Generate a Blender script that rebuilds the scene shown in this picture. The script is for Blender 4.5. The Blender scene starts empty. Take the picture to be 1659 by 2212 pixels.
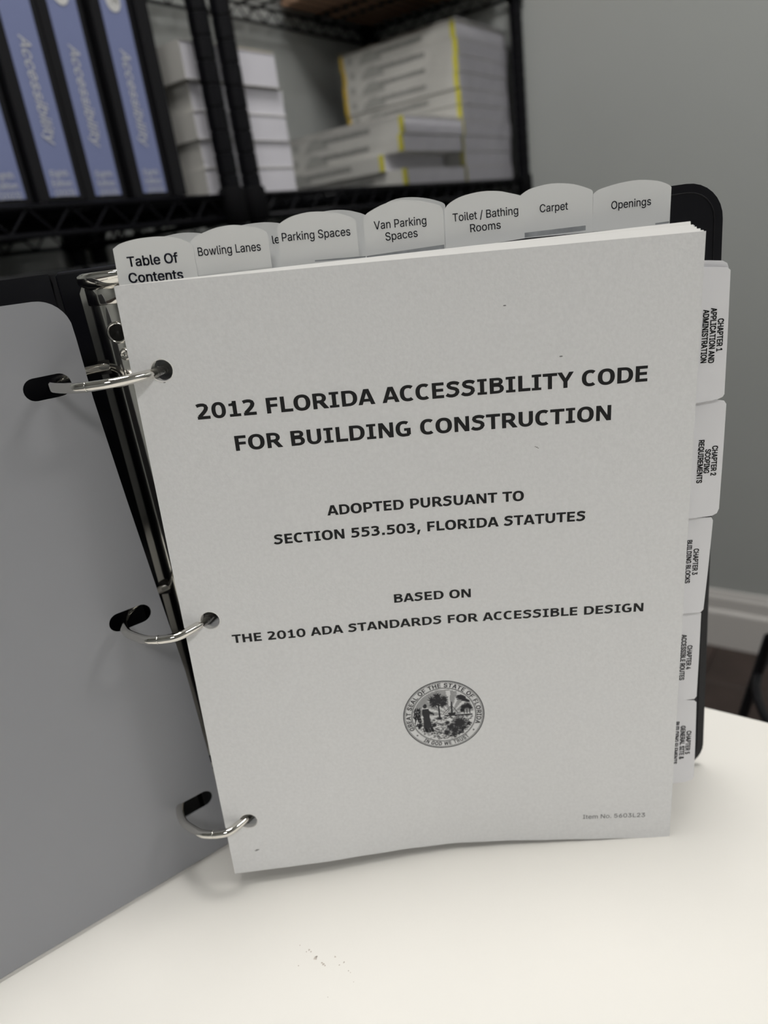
import bpy, bmesh, math, random
from mathutils import Vector, Matrix
C0 = bpy.context.scene.collection
random.seed(7)
TZ = 742.0                       # table top above the floor, mm; all coordinates below are mm, z=0 is the table top
PI = math.pi
ROT = math.radians(53.877)       # the room's axes against the binder's axes
RP = (470.871, 1479.297)         # front right post of the shelving

# ---------------------------------------------------------------- camera
cd = bpy.data.cameras.new('camera'); cam = bpy.data.objects.new('camera', cd); C0.objects.link(cam)
CR = [[0.9912651, -0.0225733, -0.1299385], [0.1293247, 0.3595503, 0.9241205], [-0.025859, 0.9328526, -0.3593289]]
CC = [105.806, -268.915, 292.831]
cam.matrix_world = Matrix(((CR[0][0], CR[1][0], -CR[2][0], CC[0] / 1000), (CR[0][1], CR[1][1], -CR[2][1], CC[1] / 1000),
                           (CR[0][2], CR[1][2], -CR[2][2], (CC[2] + TZ) / 1000), (0, 0, 0, 1)))
cd.sensor_fit = 'HORIZONTAL'; cd.sensor_width = 36.0; cd.lens = 33.568
cd.clip_start = 0.01; cd.clip_end = 50
cd.dof.use_dof = True; cd.dof.focus_distance = 0.284; cd.dof.aperture_fstop = 10.5
bpy.context.scene.camera = cam

# ---------------------------------------------------------------- world, exposure
wd = bpy.data.worlds.new('world'); bpy.context.scene.world = wd; wd.use_nodes = True
wd.node_tree.nodes['Background'].inputs[0].default_value = (1, 1, 1, 1)
wd.node_tree.nodes['Background'].inputs[1].default_value = 0.05
vs = bpy.context.scene.view_settings
vs.view_transform = 'Standard'; vs.look = 'None'; vs.gamma = 1.0; vs.use_curve_mapping = False
vs.exposure = 0.0
PANEL_POWER = 22.3               # emission of the ceiling panels
LX, LY = -1262.0, -615.0         # the panel above the table, in room axes
GLYPHS = {
 '&': '224;98,-3 111,-3 115,-2 82,-2 123,0 73,0 127,1 68,1 182,0 219,0 218,1 181,1 136,3 63,3 217,3 180,3 142,6 55,6 214,6 177,6 147,9 50,9 212,9 175,9 154,13 44,13 208,13 171,13 158,15 42,15 207,15 170,15 164,21 35,21 202,21 165,21 200,23 33,23 96,23 83,25 32,25 198,25 111,25 72,29 29,29 195,29 123,29 70,30 28,30 194,30 126,30 69,31 27,31 193,31 128,31 64,34 25,34 191,34 135,34 62,35 25,35 190,35 136,35 60,38 23,38 188,38 140,38 57,41 22,41 185,41 143,41 57,42 21,42 184,42 144,42 55,44 20,44 183,44 146,44 54,46 20,46 184,44 185,46 144,46 53,48 20,48 186,48 142,48 50,54 18,54 190,54 137,54 50,56 18,56 191,56 136,56 50,57 18,57 192,57 135,57 48,65 17,65 195,65 128,65 48,66 17,66 196,66 127,66 48,67 17,67 196,67 127,67 49,72 18,72 164,67 160,72 122,72 198,72 166,72 50,76 18,76 156,76 119,76 199,76 168,76 50,77 18,77 156,77 118,77 199,77 168,77 52,82 19,82 151,82 114,82 201,82 170,82 53,83 19,83 151,83 113,83 201,83 171,83 55,87 21,87 147,87 110,87 202,87 172,87 60,94 24,94 142,94 104,94 203,94 173,94 61,95 24,95 141,95 103,95 203,95 173,95 63,97 25,97 139,97 102,97 203,97 174,97 66,99 27,99 137,99 100,99 203,99 174,99 68,101 28,101 136,101 98,101 203,101 174,101 74,106 32,106 132,106 94,106 204,106 174,106 77,109 35,109 129,109 92,109 204,109 174,109 81,112 37,112 127,112 89,112 204,112 174,112 87,116 41,116 123,116 86,116 123,117 42,117 117,124 51,124 110,132 60,132 109,132 118,139 70,139 67,139 122,142 64,142 128,146 61,146 136,153 56,153 137,154 55,154 138,155 54,155 91,155 85,162 49,162 146,162 100,162 84,164 48,164 147,164 103,164 81,168 46,168 150,168 108,168 79,171 44,171 152,171 112,171 79,172 44,172 153,172 113,172 78,173 44,173 153,173 114,173 76,176 42,176 155,176 118,176 74,181 41,181 158,181 123,181 73,182 40,182 158,182 124,182 72,185 39,185 159,185 126,185 70,187 39,187 160,187 127,187 69,190 39,190 161,190 128,190 69,191 39,191 161,191 129,191 69,194 38,194 161,194 130,194 68,199 38,199 162,199 131,199 68,202 38,202 162,202 131,202 69,208 39,208 161,208 130,208 70,210 39,210 161,210 130,210 72,214 40,214 160,214 129,214 73,216 40,216 160,216 128,216 74,217 40,217 160,217 127,217 76,220 41,220 159,220 125,220 77,222 42,222 158,222 124,222 78,223 42,223 157,223 123,223 84,227 44,227 155,227 115,227 88,228 45,228 155,228 113,228 92,229 45,229 154,229 107,229 101,230 46,230 154,230 145,241 55,241 133,249 67,249 123,253 77,253 112,256 88,256 100,257;0,1,2 0,2,3 3,2,4 3,4,5 5,4,6 5,6,7 8,9,10 8,10,11 7,6,12 7,12,13 11,10,14 11,14,15 13,12,16 13,16,17 15,14,18 15,18,19 17,16,20 17,20,21 19,18,22 19,22,23 21,20,24 21,24,25 23,22,26 23,26,27 25,24,28 25,28,29 27,26,30 27,30,31 29,28,32 29,32,33 31,30,34 31,34,35 33,34,36 33,36,37 37,38,39 37,39,40 38,36,41 38,41,42 40,39,43 40,43,44 42,41,45 42,45,46 44,43,47 44,47,48 46,45,49 46,49,50 48,47,51 48,51,52 50,49,53 50,53,54 52,51,55 52,55,56 54,53,57 54,57,58 56,55,59 56,59,60 58,57,61 58,61,62 60,59,63 60,63,64 62,61,65 62,65,66 64,63,67 64,67,68 66,65,69 66,69,70 68,67,71 68,71,72 70,69,73 70,73,74 72,71,75 72,75,76 74,73,77 74,77,78 76,75,79 76,79,80 78,81,82 78,82,83 80,79,84 80,84,85 83,82,86 83,86,87 85,84,88 85,88,89 87,86,90 87,90,91 89,88,92 89,92,93 91,90,94 91,94,95 93,92,96 93,96,97 95,94,98 95,98,99 97,96,100 97,100,101 99,98,102 99,102,103 101,100,104 101,104,105 103,102,106 103,106,107 105,104,108 105,108,109 107,106,110 107,110,111 109,108,112 109,112,113 111,114,115 111,115,116 114,110,117 114,117,118 113,112,119 113,119,120 116,115,121 116,121,122 118,117,123 118,123,124 120,119,125 120,125,126 122,121,127 122,127,128 124,123,129 124,129,130 126,125,131 126,131,132 128,127,133 128,133,134 130,129,135 130,135,136 132,131,137 132,137,138 134,133,139 134,139,140 136,135,141 136,141,142 138,137,143 138,143,144 140,139,145 140,145,146 142,141,147 142,147,148 144,143,149 144,149,150 146,145,151 146,151,152 148,147,153 148,153,154 150,149,155 150,155,156 152,151,157 152,157,158 154,153,159 154,159,160 156,155,161 156,161,162 158,157,163 158,163,164 160,159,165 160,165,166 162,161,167 162,167,168 164,163,169 164,169,170 166,165,171 166,171,172 168,167,173 168,173,174 170,169,175 170,175,176 172,171,177 172,177,178 174,173,179 174,179,180 176,175,181 176,181,182 178,177,183 178,183,184 180,179,185 180,185,186 182,181,187 182,187,188 184,183,189 184,189,190 186,185,191 186,191,192 188,187,193 188,193,194 190,189,195 190,195,196 192,191,197 192,197,198 194,193,199 194,199,200 198,199,201 198,201,202 202,201,203 202,203,204 204,203,205 204,205,206 206,207,208 206,208,209 210,208,211 210,211,212 212,211,213 212,213,214 214,213,215 214,215,216 216,215,217 216,217,218 218,217,219 218,219,220 220,221,222 220,222,223 221,219,224 221,224,225 223,222,226 223,226,227 225,224,228 225,228,229 227,226,230 227,230,231 229,228,232 229,232,233 231,230,234 231,234,235 233,232,236 233,236,237 235,234,238 235,238,239 237,236,240 237,240,241 239,238,242 239,242,243 241,240,244 241,244,245 243,242,246 243,246,247 245,244,248 245,248,249 247,246,250 247,250,251 249,248,252 249,252,253 251,250,254 251,254,255 253,252,256 253,256,257 255,254,258 255,258,259 257,256,260 257,260,261 259,258,262 259,262,263 261,260,264 261,264,265 263,262,266 263,266,267 265,264,268 265,268,269 267,266,270 267,270,271 269,268,272 269,272,273 271,270,274 271,274,275 273,272,276 273,276,277 275,274,278 275,278,279 277,276,280 277,280,281 279,278,282 279,282,283 281,280,284 281,284,285 283,282,286 283,286,287 285,284,288 285,288,289 287,286,290 287,290,291 289,288,292 289,292,293 291,290,294 291,294,295 293,292,296 293,296,297 295,294,298 295,298,299 297,296,300 297,300,301 299,298,302 299,302,303 301,300,304 301,304,305 303,302,306 303,306,307 305,304,308 305,308,309 307,306,310 307,310,311 309,308,312 309,312,313 311,310,314 311,314,315 313,312,316 313,316,317 315,314,318 315,318,319 317,316,320 317,320,321 319,318,322 319,322,323 321,320,324 321,324,325 323,322,326 323,326,327 325,324,328 325,328,329 327,326,330 327,330,331 329,328,332 329,332,330 331,332,333 331,333,334 334,333,335 334,335,336 336,335,337 336,337,338 338,337,339 338,339,340 340,339,341',
 '(': '137;45,103 45,122 47,142 50,162 55,182 60,202 66,221 73,239 80,255 88,270 118,270 110,252 102,233 95,214 90,195 85,176 81,157 78,138 76,120 76,103 76,88 78,73 80,57 84,41 88,25 94,8 101,-10 109,-28 118,-48 88,-48 78,-29 69,-11 62,8 56,27 51,46 47,66 45,84;8,9,10 8,10,11 7,8,11 7,11,12 6,7,12 6,12,13 5,6,13 5,13,14 4,5,14 4,14,15 3,4,15 3,15,16 2,3,16 2,16,17 1,2,17 1,17,18 0,1,18 0,18,19 36,0,19 36,19,20 36,20,21 35,36,21 35,21,22 34,35,22 34,22,23 33,34,23 33,23,24 32,33,24 32,24,25 31,32,25 31,25,26 31,26,27 30,31,27 30,27,28 29,30,28',
 ')': '137;19,-48 28,-28 36,-9 43,9 49,26 53,42 57,58 59,73 60,88 61,103 60,120 59,138 56,157 52,176 47,195 41,214 35,233 27,252 19,270 48,270 56,255 64,239 71,221 77,202 82,182 86,162 90,142 91,122 92,103 91,84 89,65 86,46 81,27 74,8 67,-11 58,-30 48,-48;17,18,19 17,19,20 17,20,21 16,17,21 16,21,22 15,16,22 15,22,23 14,15,23 14,23,24 13,14,24 13,24,25 12,13,25 12,25,26 11,12,26 11,26,27 10,11,27 10,27,28 9,10,28 8,9,28 8,28,29 7,8,29 7,29,30 6,7,30 6,30,31 5,6,31 5,31,32 4,5,32 4,32,33 3,4,33 2,3,33 2,33,34 1,2,34 1,34,35 0,1,35 0,35,36',
 '.': '94;48,-2 39,-1 31,4 26,12 25,20 26,29 31,37 39,42 48,43 56,42 64,37 69,29 71,20 69,12 64,4 56,-1;7,8,9 6,7,9 6,9,10 5,6,10 5,10,11 4,5,11 4,11,12 3,4,12 3,12,13 2,3,13 2,13,14 1,2,14 1,14,15 0,1,15',
 '/': '125;117,266 36,-38 7,-38 89,266;2,3,0 2,0,1',
 '0': '227;113,-3 95,-2 79,3 65,12 53,24 42,39 34,57 29,77 25,101 24,127 25,153 29,177 35,197 43,215 53,230 65,242 79,251 95,256 113,258 131,256 147,251 161,242 174,230 184,215 192,197 198,177 201,153 203,127 201,101 198,77 192,57 184,39 174,24 162,12 147,3 131,-2 113,25 125,26 136,30 145,37 153,46 160,58 165,72 169,88 171,107 172,127 171,148 169,166 165,182 160,197 153,208 145,218 136,224 125,228 113,230 101,228 91,224 82,218 73,208 67,197 62,182 58,166 55,148 55,127 55,107 58,88 62,72 67,58 73,46 82,37 91,30 101,26;17,18,19 16,17,19 16,19,20 15,16,20 15,20,21 14,15,21 14,21,22 13,14,55 55,14,54 54,14,22 53,54,22 53,22,23 13,55,56 52,53,23 13,56,57 51,52,23 13,57,58 50,51,23 12,13,58 50,23,24 12,58,59 49,50,24 11,12,59 11,59,60 48,49,24 48,24,25 11,60,61 47,48,25 10,11,61 47,25,26 10,61,62 46,47,26 9,10,62 46,26,27 9,62,63 45,46,27 8,9,63 8,63,64 44,45,27 44,27,28 8,64,65 43,44,28 7,8,65 43,28,29 7,65,66 42,43,29 6,7,66 42,29,30 6,66,67 41,42,30 6,67,68 40,41,30 5,6,68 40,30,31 5,68,69 39,40,31 4,5,69 39,31,32 4,69,70 38,39,32 4,70,71 37,38,32 4,71,36 36,37,32 4,36,32 3,4,32 3,32,33 2,3,33 2,33,34 1,2,34 1,34,35 0,1,35',
 '1': '227;38,0 38,27 195,27 195,0 138,254 138,0 106,0 106,224 105,224 43,179 43,213 99,254;0,1,2 0,2,3 10,11,4 10,4,8 8,4,7 7,4,5 10,8,9 6,7,5',
 '2': '227;32,0 32,24 117,114 126,124 134,133 141,141 149,153 155,163 159,174 160,186 159,198 154,209 146,218 137,224 125,228 112,230 98,228 86,224 77,216 69,207 65,195 64,181 33,181 34,196 37,209 43,221 51,232 60,241 72,248 84,253 98,257 112,258 127,257 141,254 153,248 164,241 173,233 181,223 186,211 189,199 191,186 189,172 185,159 181,150 175,140 168,129 159,118 147,105 133,90 76,30 76,28 195,28 195,0;30,31,32 29,30,32 29,32,33 29,33,34 28,29,34 27,28,34 27,34,35 26,27,35 26,35,36 26,36,15 15,36,37 25,26,15 25,15,16 14,15,37 25,16,17 13,14,37 25,17,18 12,13,37 12,37,38 24,25,18 11,12,38 24,18,19 11,38,39 23,24,19 10,11,39 23,19,20 10,39,40 9,10,40 22,23,20 22,20,21 8,9,40 8,40,41 7,8,41 7,41,42 6,7,42 6,42,43 5,6,43 5,43,44 4,5,44 4,44,45 3,4,45 3,45,46 2,3,46 2,46,47 1,2,47 1,47,48 1,48,49 1,49,50 1,50,51 1,51,52 0,1,52',
 '3': '227;109,-3 94,-2 80,0 66,5 54,11 44,19 35,29 28,40 24,52 22,66 55,66 57,54 63,44 72,35 83,30 95,26 109,25 124,26 138,30 149,37 157,46 163,58 165,72 163,86 158,98 150,109 137,117 127,121 115,123 101,124 78,124 78,150 144,224 144,226 35,226 35,254 186,254 186,230 106,139 106,144 124,145 140,143 154,138 167,131 177,122 185,111 192,99 195,86 196,72 195,58 191,45 185,33 177,22 166,13 154,6 141,1 125,-2;34,35,36 34,36,37 34,37,33 33,37,32 32,37,38 31,32,39 39,32,38 30,31,39 39,40,41 30,39,41 30,41,42 30,42,43 30,43,29 29,43,44 28,29,44 27,28,44 27,44,45 26,27,45 25,26,45 25,45,46 24,25,46 24,46,47 23,24,47 22,23,47 22,47,48 21,22,48 21,48,49 8,9,10 8,10,11 20,21,49 20,49,50 8,11,12 7,8,12 19,20,50 19,50,51 7,12,13 6,7,13 18,19,51 6,13,14 18,51,52 6,14,15 17,18,52 5,6,15 5,15,16 16,17,52 5,16,52 5,52,53 4,5,53 4,53,54 3,4,54 3,54,55 2,3,55 2,55,56 1,2,56 0,1,56',
 '4': '227;20,53 20,79 123,254 155,254 54,83 54,81 207,81 207,53 141,0 141,61 141,73 141,159 171,159 171,0;1,2,3 1,3,4 1,4,5 1,5,6 1,6,7 0,1,7 10,11,12 10,12,13 9,10,13 8,9,13',
 '5': '227;111,-3 96,-2 82,1 70,6 59,12 49,20 41,30 35,41 32,53 30,65 61,65 64,54 69,44 77,36 87,30 98,26 111,25 125,27 138,32 149,41 157,52 162,66 164,81 163,92 161,101 157,111 148,122 137,131 124,137 109,138 96,137 84,134 73,129 64,123 34,126 48,254 183,254 183,226 75,226 67,151 68,151 77,157 89,162 101,166 115,167 126,166 137,164 147,160 156,156 165,150 172,143 179,134 185,125 189,116 193,105 195,94 195,82 194,66 191,51 184,38 176,26 166,16 154,8 141,1 126,-2;34,35,38 38,35,36 38,36,37 34,38,39 43,44,45 42,43,45 42,45,46 42,46,47 41,42,47 41,47,48 40,41,48 40,48,49 34,39,40 34,40,49 34,49,30 30,49,50 30,50,29 29,50,51 28,29,51 34,30,31 27,28,51 34,31,32 27,51,52 26,27,52 34,32,33 26,52,53 25,26,53 25,53,54 24,25,54 24,54,55 23,24,55 23,55,56 22,23,56 22,56,57 21,22,57 20,21,57 20,57,58 8,9,10 8,10,11 8,11,12 7,8,12 19,20,58 19,58,59 7,12,13 6,7,13 18,19,59 18,59,60 6,13,14 17,18,60 5,6,14 5,14,15 16,17,60 5,15,16 16,60,61 5,16,61 4,5,61 4,61,62 3,4,62 3,62,63 2,3,63 1,2,63 1,63,64 0,1,64',
 '6': '227;113,-3 98,-2 84,1 71,7 60,15 50,25 42,37 36,51 33,65 32,81 33,93 35,106 40,119 47,134 56,151 69,170 126,254 161,254 75,131 73,131 77,137 83,144 90,149 98,153 107,156 117,157 132,156 146,153 158,147 169,140 178,131 185,120 190,107 193,94 194,79 193,63 190,49 184,36 176,25 166,15 155,7 142,1 128,-2 113,24 127,26 139,31 149,40 157,51 162,64 164,79 162,94 157,107 149,118 139,126 127,131 113,133 99,131 87,126 77,118 69,107 64,94 62,79 64,64 69,51 77,40 87,31 99,26;15,16,17 15,17,21 21,17,18 14,15,21 24,25,26 23,24,26 23,26,27 22,23,27 22,27,28 13,14,21 21,22,28 21,28,29 13,21,20 18,21,29 18,29,55 55,29,30 13,20,19 12,13,19 18,55,56 54,55,30 12,19,18 12,18,56 12,56,57 53,54,30 53,30,31 12,57,58 52,53,31 52,31,32 11,12,58 11,58,59 51,52,32 11,59,60 50,51,32 50,32,33 10,11,60 10,60,61 49,50,33 49,33,34 9,10,61 8,9,61 8,61,62 48,49,34 48,34,35 7,8,62 7,62,63 47,48,35 47,35,36 6,7,63 6,63,64 46,47,36 46,36,37 6,64,65 45,46,37 5,6,65 45,37,38 5,65,66 44,45,38 5,66,43 43,44,38 4,5,43 43,38,39 4,43,39 3,4,39 3,39,40 2,3,40 2,40,41 1,2,41 1,41,42 0,1,42',
 'A': '240;8,0 101,254 138,254 231,0 198,0 144,151 140,161 136,173 132,186 127,201 122,219 116,239 123,239 117,219 111,201 106,185 102,172 98,161 95,151 43,0 55,71 55,99 185,99 185,71;0,1,11 11,1,2 11,2,12 12,2,3 0,11,13 13,11,10 13,12,10 10,12,3 0,13,14 9,10,3 0,14,15 8,9,3 7,8,3 0,15,16 6,7,3 0,16,17 0,17,18 5,6,3 0,18,19 4,5,3 20,21,22 20,22,23',
 'B': '228;30,0 30,254 121,254 137,253 152,250 164,245 175,239 184,230 190,221 195,210 198,199 199,187 198,172 193,160 187,150 178,143 168,137 157,133 157,131 170,129 182,123 192,114 201,102 205,92 208,81 209,68 208,56 205,44 200,33 193,24 184,16 172,9 158,4 142,1 123,0 62,29 122,29 140,30 154,34 165,40 172,48 176,58 178,68 176,81 171,92 163,102 153,109 140,114 124,115 62,115 62,143 119,143 132,144 144,148 154,155 162,163 166,174 168,186 167,197 163,206 156,214 147,221 135,225 120,226 62,226;0,1,64 64,1,2 64,2,3 64,3,4 64,4,5 64,5,6 64,6,7 64,7,63 63,7,62 62,7,8 0,64,50 61,62,8 60,61,8 60,8,9 59,60,9 59,9,10 58,59,10 58,10,11 57,58,11 57,11,12 56,57,12 55,56,12 55,12,13 54,55,13 54,13,14 53,54,14 53,14,15 52,53,15 51,52,15 0,50,49 49,50,51 49,51,15 49,15,16 49,16,17 49,17,18 49,18,19 49,19,20 49,20,48 48,20,21 0,49,35 47,48,21 46,47,21 46,21,22 45,46,22 44,45,22 44,22,23 43,44,23 43,23,24 42,43,24 42,24,25 41,42,25 41,25,26 40,41,26 40,26,27 39,40,27 39,27,28 38,39,28 37,38,28 37,28,29 36,37,29 0,35,36 0,36,29 0,29,30 0,30,31 0,31,32 0,32,33 0,33,34',
 'C': '255;134,-3 113,-2 93,4 75,12 59,25 46,40 35,58 27,78 22,101 20,127 22,153 27,176 35,197 46,215 59,230 75,242 93,251 113,256 134,258 146,257 158,255 170,252 181,248 191,242 201,236 210,228 217,219 224,209 229,198 234,187 236,174 204,174 200,186 195,197 187,206 179,214 169,220 158,224 146,227 134,228 119,227 105,223 92,216 80,207 71,196 62,182 57,166 53,148 52,127 53,107 57,88 63,72 71,59 80,47 92,38 105,32 119,28 134,26 146,27 158,30 169,34 179,40 187,48 195,57 200,68 204,80 236,80 234,68 229,56 224,45 217,36 210,27 201,19 192,12 181,7 170,2 159,-1 146,-3;17,18,19 17,19,20 16,17,20 16,20,21 16,21,22 15,16,22 15,22,23 14,15,23 14,23,24 14,24,25 13,14,40 40,14,39 39,14,25 38,39,25 38,25,26 13,40,41 37,38,26 36,37,26 13,41,42 35,36,26 35,26,27 13,42,43 12,13,43 34,35,27 34,27,28 12,43,44 33,34,28 33,28,29 11,12,44 32,33,29 11,44,45 32,29,30 31,32,30 11,45,46 10,11,46 10,46,47 9,10,47 9,47,48 8,9,48 8,48,49 8,49,50 7,8,50 7,50,51 64,65,66 64,66,67 6,7,51 6,51,52 63,64,67 63,67,68 6,52,53 5,6,53 62,63,68 62,68,69 61,62,69 5,53,54 61,69,70 4,5,54 60,61,70 4,54,55 60,70,71 59,60,71 4,55,56 58,59,71 4,56,57 57,58,71 57,71,72 4,57,72 3,4,72 3,72,73 2,3,73 2,73,74 2,74,75 1,2,75 1,75,76 1,76,77 0,1,77',
 'D': '251;109,0 48,0 48,29 107,29 127,30 144,34 159,40 171,49 182,61 189,75 195,90 198,108 200,128 198,147 195,165 190,180 182,194 172,205 160,214 145,221 129,225 110,226 47,226 47,254 113,254 136,253 157,248 176,239 192,228 206,213 217,196 225,175 229,153 231,128 229,102 224,80 217,59 206,42 192,27 175,15 156,7 134,2 62,254 62,0 30,0 30,254;22,23,24 22,24,25 22,25,26 22,26,27 22,27,28 22,28,21 21,28,20 20,28,29 19,20,29 18,19,29 17,18,29 17,29,30 16,17,30 16,30,31 15,16,31 14,15,31 14,31,32 13,14,32 13,32,33 12,13,33 11,12,33 11,33,34 10,11,34 10,34,35 9,10,35 9,35,36 8,9,36 7,8,36 7,36,37 6,7,37 6,37,38 5,6,38 4,5,38 3,4,38 1,2,3 1,3,38 1,38,39 1,39,40 1,40,41 1,41,0 44,45,42 44,42,43',
 'E': '209;30,0 30,254 186,254 186,226 62,226 62,143 178,143 178,114 62,114 62,29 188,29 188,0;0,1,4 4,1,2 4,2,3 0,4,5 0,5,8 8,5,6 8,6,7 0,8,9 0,9,10 0,10,11',
 'F': '205;30,0 30,254 185,254 185,226 62,226 62,139 173,139 173,111 62,111 62,0;0,1,4 4,1,2 4,2,3 0,4,5 0,5,8 8,5,6 8,6,7 0,8,9',
 'G': '260;134,-3 154,-2 113,-2 172,2 100,2 177,4 93,4 188,9 83,9 194,13 75,13 203,19 67,19 209,25 59,25 210,26 58,26 134,26 126,27 57,27 211,27 148,27 119,28 56,28 212,28 151,28 108,31 53,31 215,31 161,31 105,32 52,32 216,32 163,32 96,36 49,36 219,36 172,36 92,38 47,38 220,38 175,38 90,40 45,40 221,40 178,40 86,43 43,43 224,43 183,43 83,45 42,45 225,45 185,45 81,47 41,47 226,47 187,47 78,51 39,51 228,51 191,51 72,58 35,58 231,58 195,58 71,59 35,59 232,59 196,59 69,62 33,62 233,62 198,62 63,72 29,72 235,72 202,72 62,74 29,74 236,74 203,74 61,78 27,78 237,78 204,78 60,80 27,80 237,80 204,80 57,87 25,87 238,87 206,87 57,88 25,88 238,88 206,88 54,100 22,100 239,100 207,100 54,101 22,101 141,100 239,101 141,101 54,102 22,102 239,102 141,102 53,107 22,107 239,107 141,107 52,127 20,127 239,127 141,127 52,128 20,128 239,128 141,128 53,148 22,148 54,153 22,153 57,166 25,166 60,174 27,174 60,176 27,176 204,174 237,174 236,176 203,176 62,182 29,182 235,182 201,182 64,186 31,186 234,186 199,186 70,196 35,196 231,196 194,196 71,197 35,197 230,197 194,197 72,198 36,198 230,198 193,198 79,206 40,206 226,206 186,206 80,207 41,207 226,207 185,207 81,208 41,208 225,208 184,208 88,213 44,213 222,213 178,213 91,215 45,215 220,215 175,215 92,216 46,216 219,216 174,216 95,218 48,218 218,218 171,218 99,220 50,220 216,220 168,220 104,223 52,223 214,223 160,223 108,224 53,224 213,224 158,224 118,227 56,227 210,227 146,227 133,228 57,228 209,228 207,230 59,230 202,235 65,235 192,242 74,242 181,247 84,247 172,251 92,251 170,252 96,252 158,255 108,255 152,256 112,256 146,257 122,257 132,258;0,1,2 2,1,3 2,3,4 4,3,5 4,5,6 6,5,7 6,7,8 8,7,9 8,9,10 10,9,11 10,11,12 12,11,13 12,13,14 14,13,15 14,15,16 16,17,18 16,18,19 17,15,20 17,20,21 19,18,22 19,22,23 21,20,24 21,24,25 23,22,26 23,26,27 25,24,28 25,28,29 27,26,30 27,30,31 29,28,32 29,32,33 31,30,34 31,34,35 33,32,36 33,36,37 35,34,38 35,38,39 37,36,40 37,40,41 39,38,42 39,42,43 41,40,44 41,44,45 43,42,46 43,46,47 45,44,48 45,48,49 47,46,50 47,50,51 49,48,52 49,52,53 51,50,54 51,54,55 53,52,56 53,56,57 55,54,58 55,58,59 57,56,60 57,60,61 59,58,62 59,62,63 61,60,64 61,64,65 63,62,66 63,66,67 65,64,68 65,68,69 67,66,70 67,70,71 69,68,72 69,72,73 71,70,74 71,74,75 73,72,76 73,76,77 75,74,78 75,78,79 77,76,80 77,80,81 79,78,82 79,82,83 81,80,84 81,84,85 83,82,86 83,86,87 85,84,88 85,88,89 87,86,90 87,90,91 89,88,92 89,92,93 91,90,94 91,94,95 93,92,96 93,96,97 95,94,98 95,98,99 97,96,100 97,100,101 99,98,102 99,102,103 104,100,105 104,105,106 103,102,107 103,107,108 106,105,109 106,109,110 108,107,111 108,111,112 110,109,113 110,113,114 112,111,115 112,115,116 114,113,117 114,117,118 116,115,119 116,119,120 118,117,121 118,121,122 120,119,123 120,123,124 124,123,125 124,125,126 126,125,127 126,127,128 128,127,129 128,129,130 130,129,131 130,131,132 133,134,135 133,135,136 132,131,137 132,137,138 136,135,139 136,139,140 138,137,141 138,141,142 140,139,143 140,143,144 142,141,145 142,145,146 144,143,147 144,147,148 146,145,149 146,149,150 148,147,151 148,151,152 150,149,153 150,153,154 152,151,155 152,155,156 154,153,157 154,157,158 156,155,159 156,159,160 158,157,161 158,161,162 160,159,163 160,163,164 162,161,165 162,165,166 164,163,167 164,167,168 166,165,169 166,169,170 168,167,171 168,171,172 170,169,173 170,173,174 172,171,175 172,175,176 174,173,177 174,177,178 176,175,179 176,179,180 178,177,181 178,181,182 180,179,183 180,183,184 182,181,185 182,185,186 184,183,187 184,187,188 186,185,189 186,189,190 188,187,191 188,191,192 190,189,193 190,193,194 192,191,195 192,195,196 194,193,197 194,197,198 196,195,199 196,199,200 198,197,201 198,201,202 200,199,203 200,203,201 202,203,204 202,204,205 205,204,206 205,206,207 207,206,208 207,208,209 209,208,210 209,210,211 211,210,212 211,212,213 213,212,214 213,214,215 215,214,216 215,216,217 217,216,218 217,218,219 219,218,220 219,220,221 221,220,222',
 'H': '258;30,0 30,254 62,254 62,144 196,144 196,254 228,254 228,0 196,0 196,116 62,116 62,0;0,1,2 0,2,3 4,5,6 4,6,7 0,3,10 10,3,4 10,4,9 9,4,7 0,10,11 8,9,7',
 'I': '150;16,0 16,29 59,29 59,226 16,226 16,254 135,254 135,226 91,226 91,29 135,29 135,0;4,5,6 4,6,7 3,4,7 2,3,8 8,3,7 2,8,9 0,1,2 0,2,9 0,9,10 0,10,11',
 'K': '233;52,73 52,108 61,119 70,131 78,141 87,152 96,162 106,172 182,254 224,254 116,138 114,138 30,0 30,254 62,254 62,167 62,112 62,97 62,0 186,0 94,130 114,155 224,0;7,8,9 7,9,10 6,7,10 5,6,10 4,5,10 3,4,11 11,4,10 3,11,0 2,3,0 1,2,0 12,13,14 12,14,15 12,15,16 12,16,17 12,17,18 20,21,22 19,20,22',
 'L': '196;30,0 30,254 62,254 62,29 181,29 181,0;0,1,2 0,2,3 0,3,4 0,4,5',
 'M': '314;30,0 30,254 76,254 139,94 144,79 150,61 156,42 161,24 154,24 159,41 165,61 171,79 176,94 238,254 284,254 284,0 252,0 252,145 252,163 253,184 253,207 253,229 256,229 253,217 249,205 241,181 234,161 228,145 171,0 143,0 85,145 80,160 72,181 65,204 56,229 59,229 60,208 60,186 61,164 61,145 61,0;0,1,34 34,1,2 34,2,35 35,2,3 12,13,21 21,13,14 21,14,22 22,14,15 0,34,36 36,34,33 36,35,33 33,35,3 12,21,23 23,21,20 23,22,15 12,23,24 20,23,15 0,36,37 19,20,15 12,24,25 32,33,3 0,37,38 18,19,15 31,32,3 12,25,26 0,38,39 17,18,15 12,26,27 30,31,3 0,39,40 29,30,3 12,27,28 16,17,15 29,3,4 11,12,28 29,4,5 10,11,28 29,5,6 9,10,28 29,6,8 8,6,7 8,9,28 29,8,28',
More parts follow.
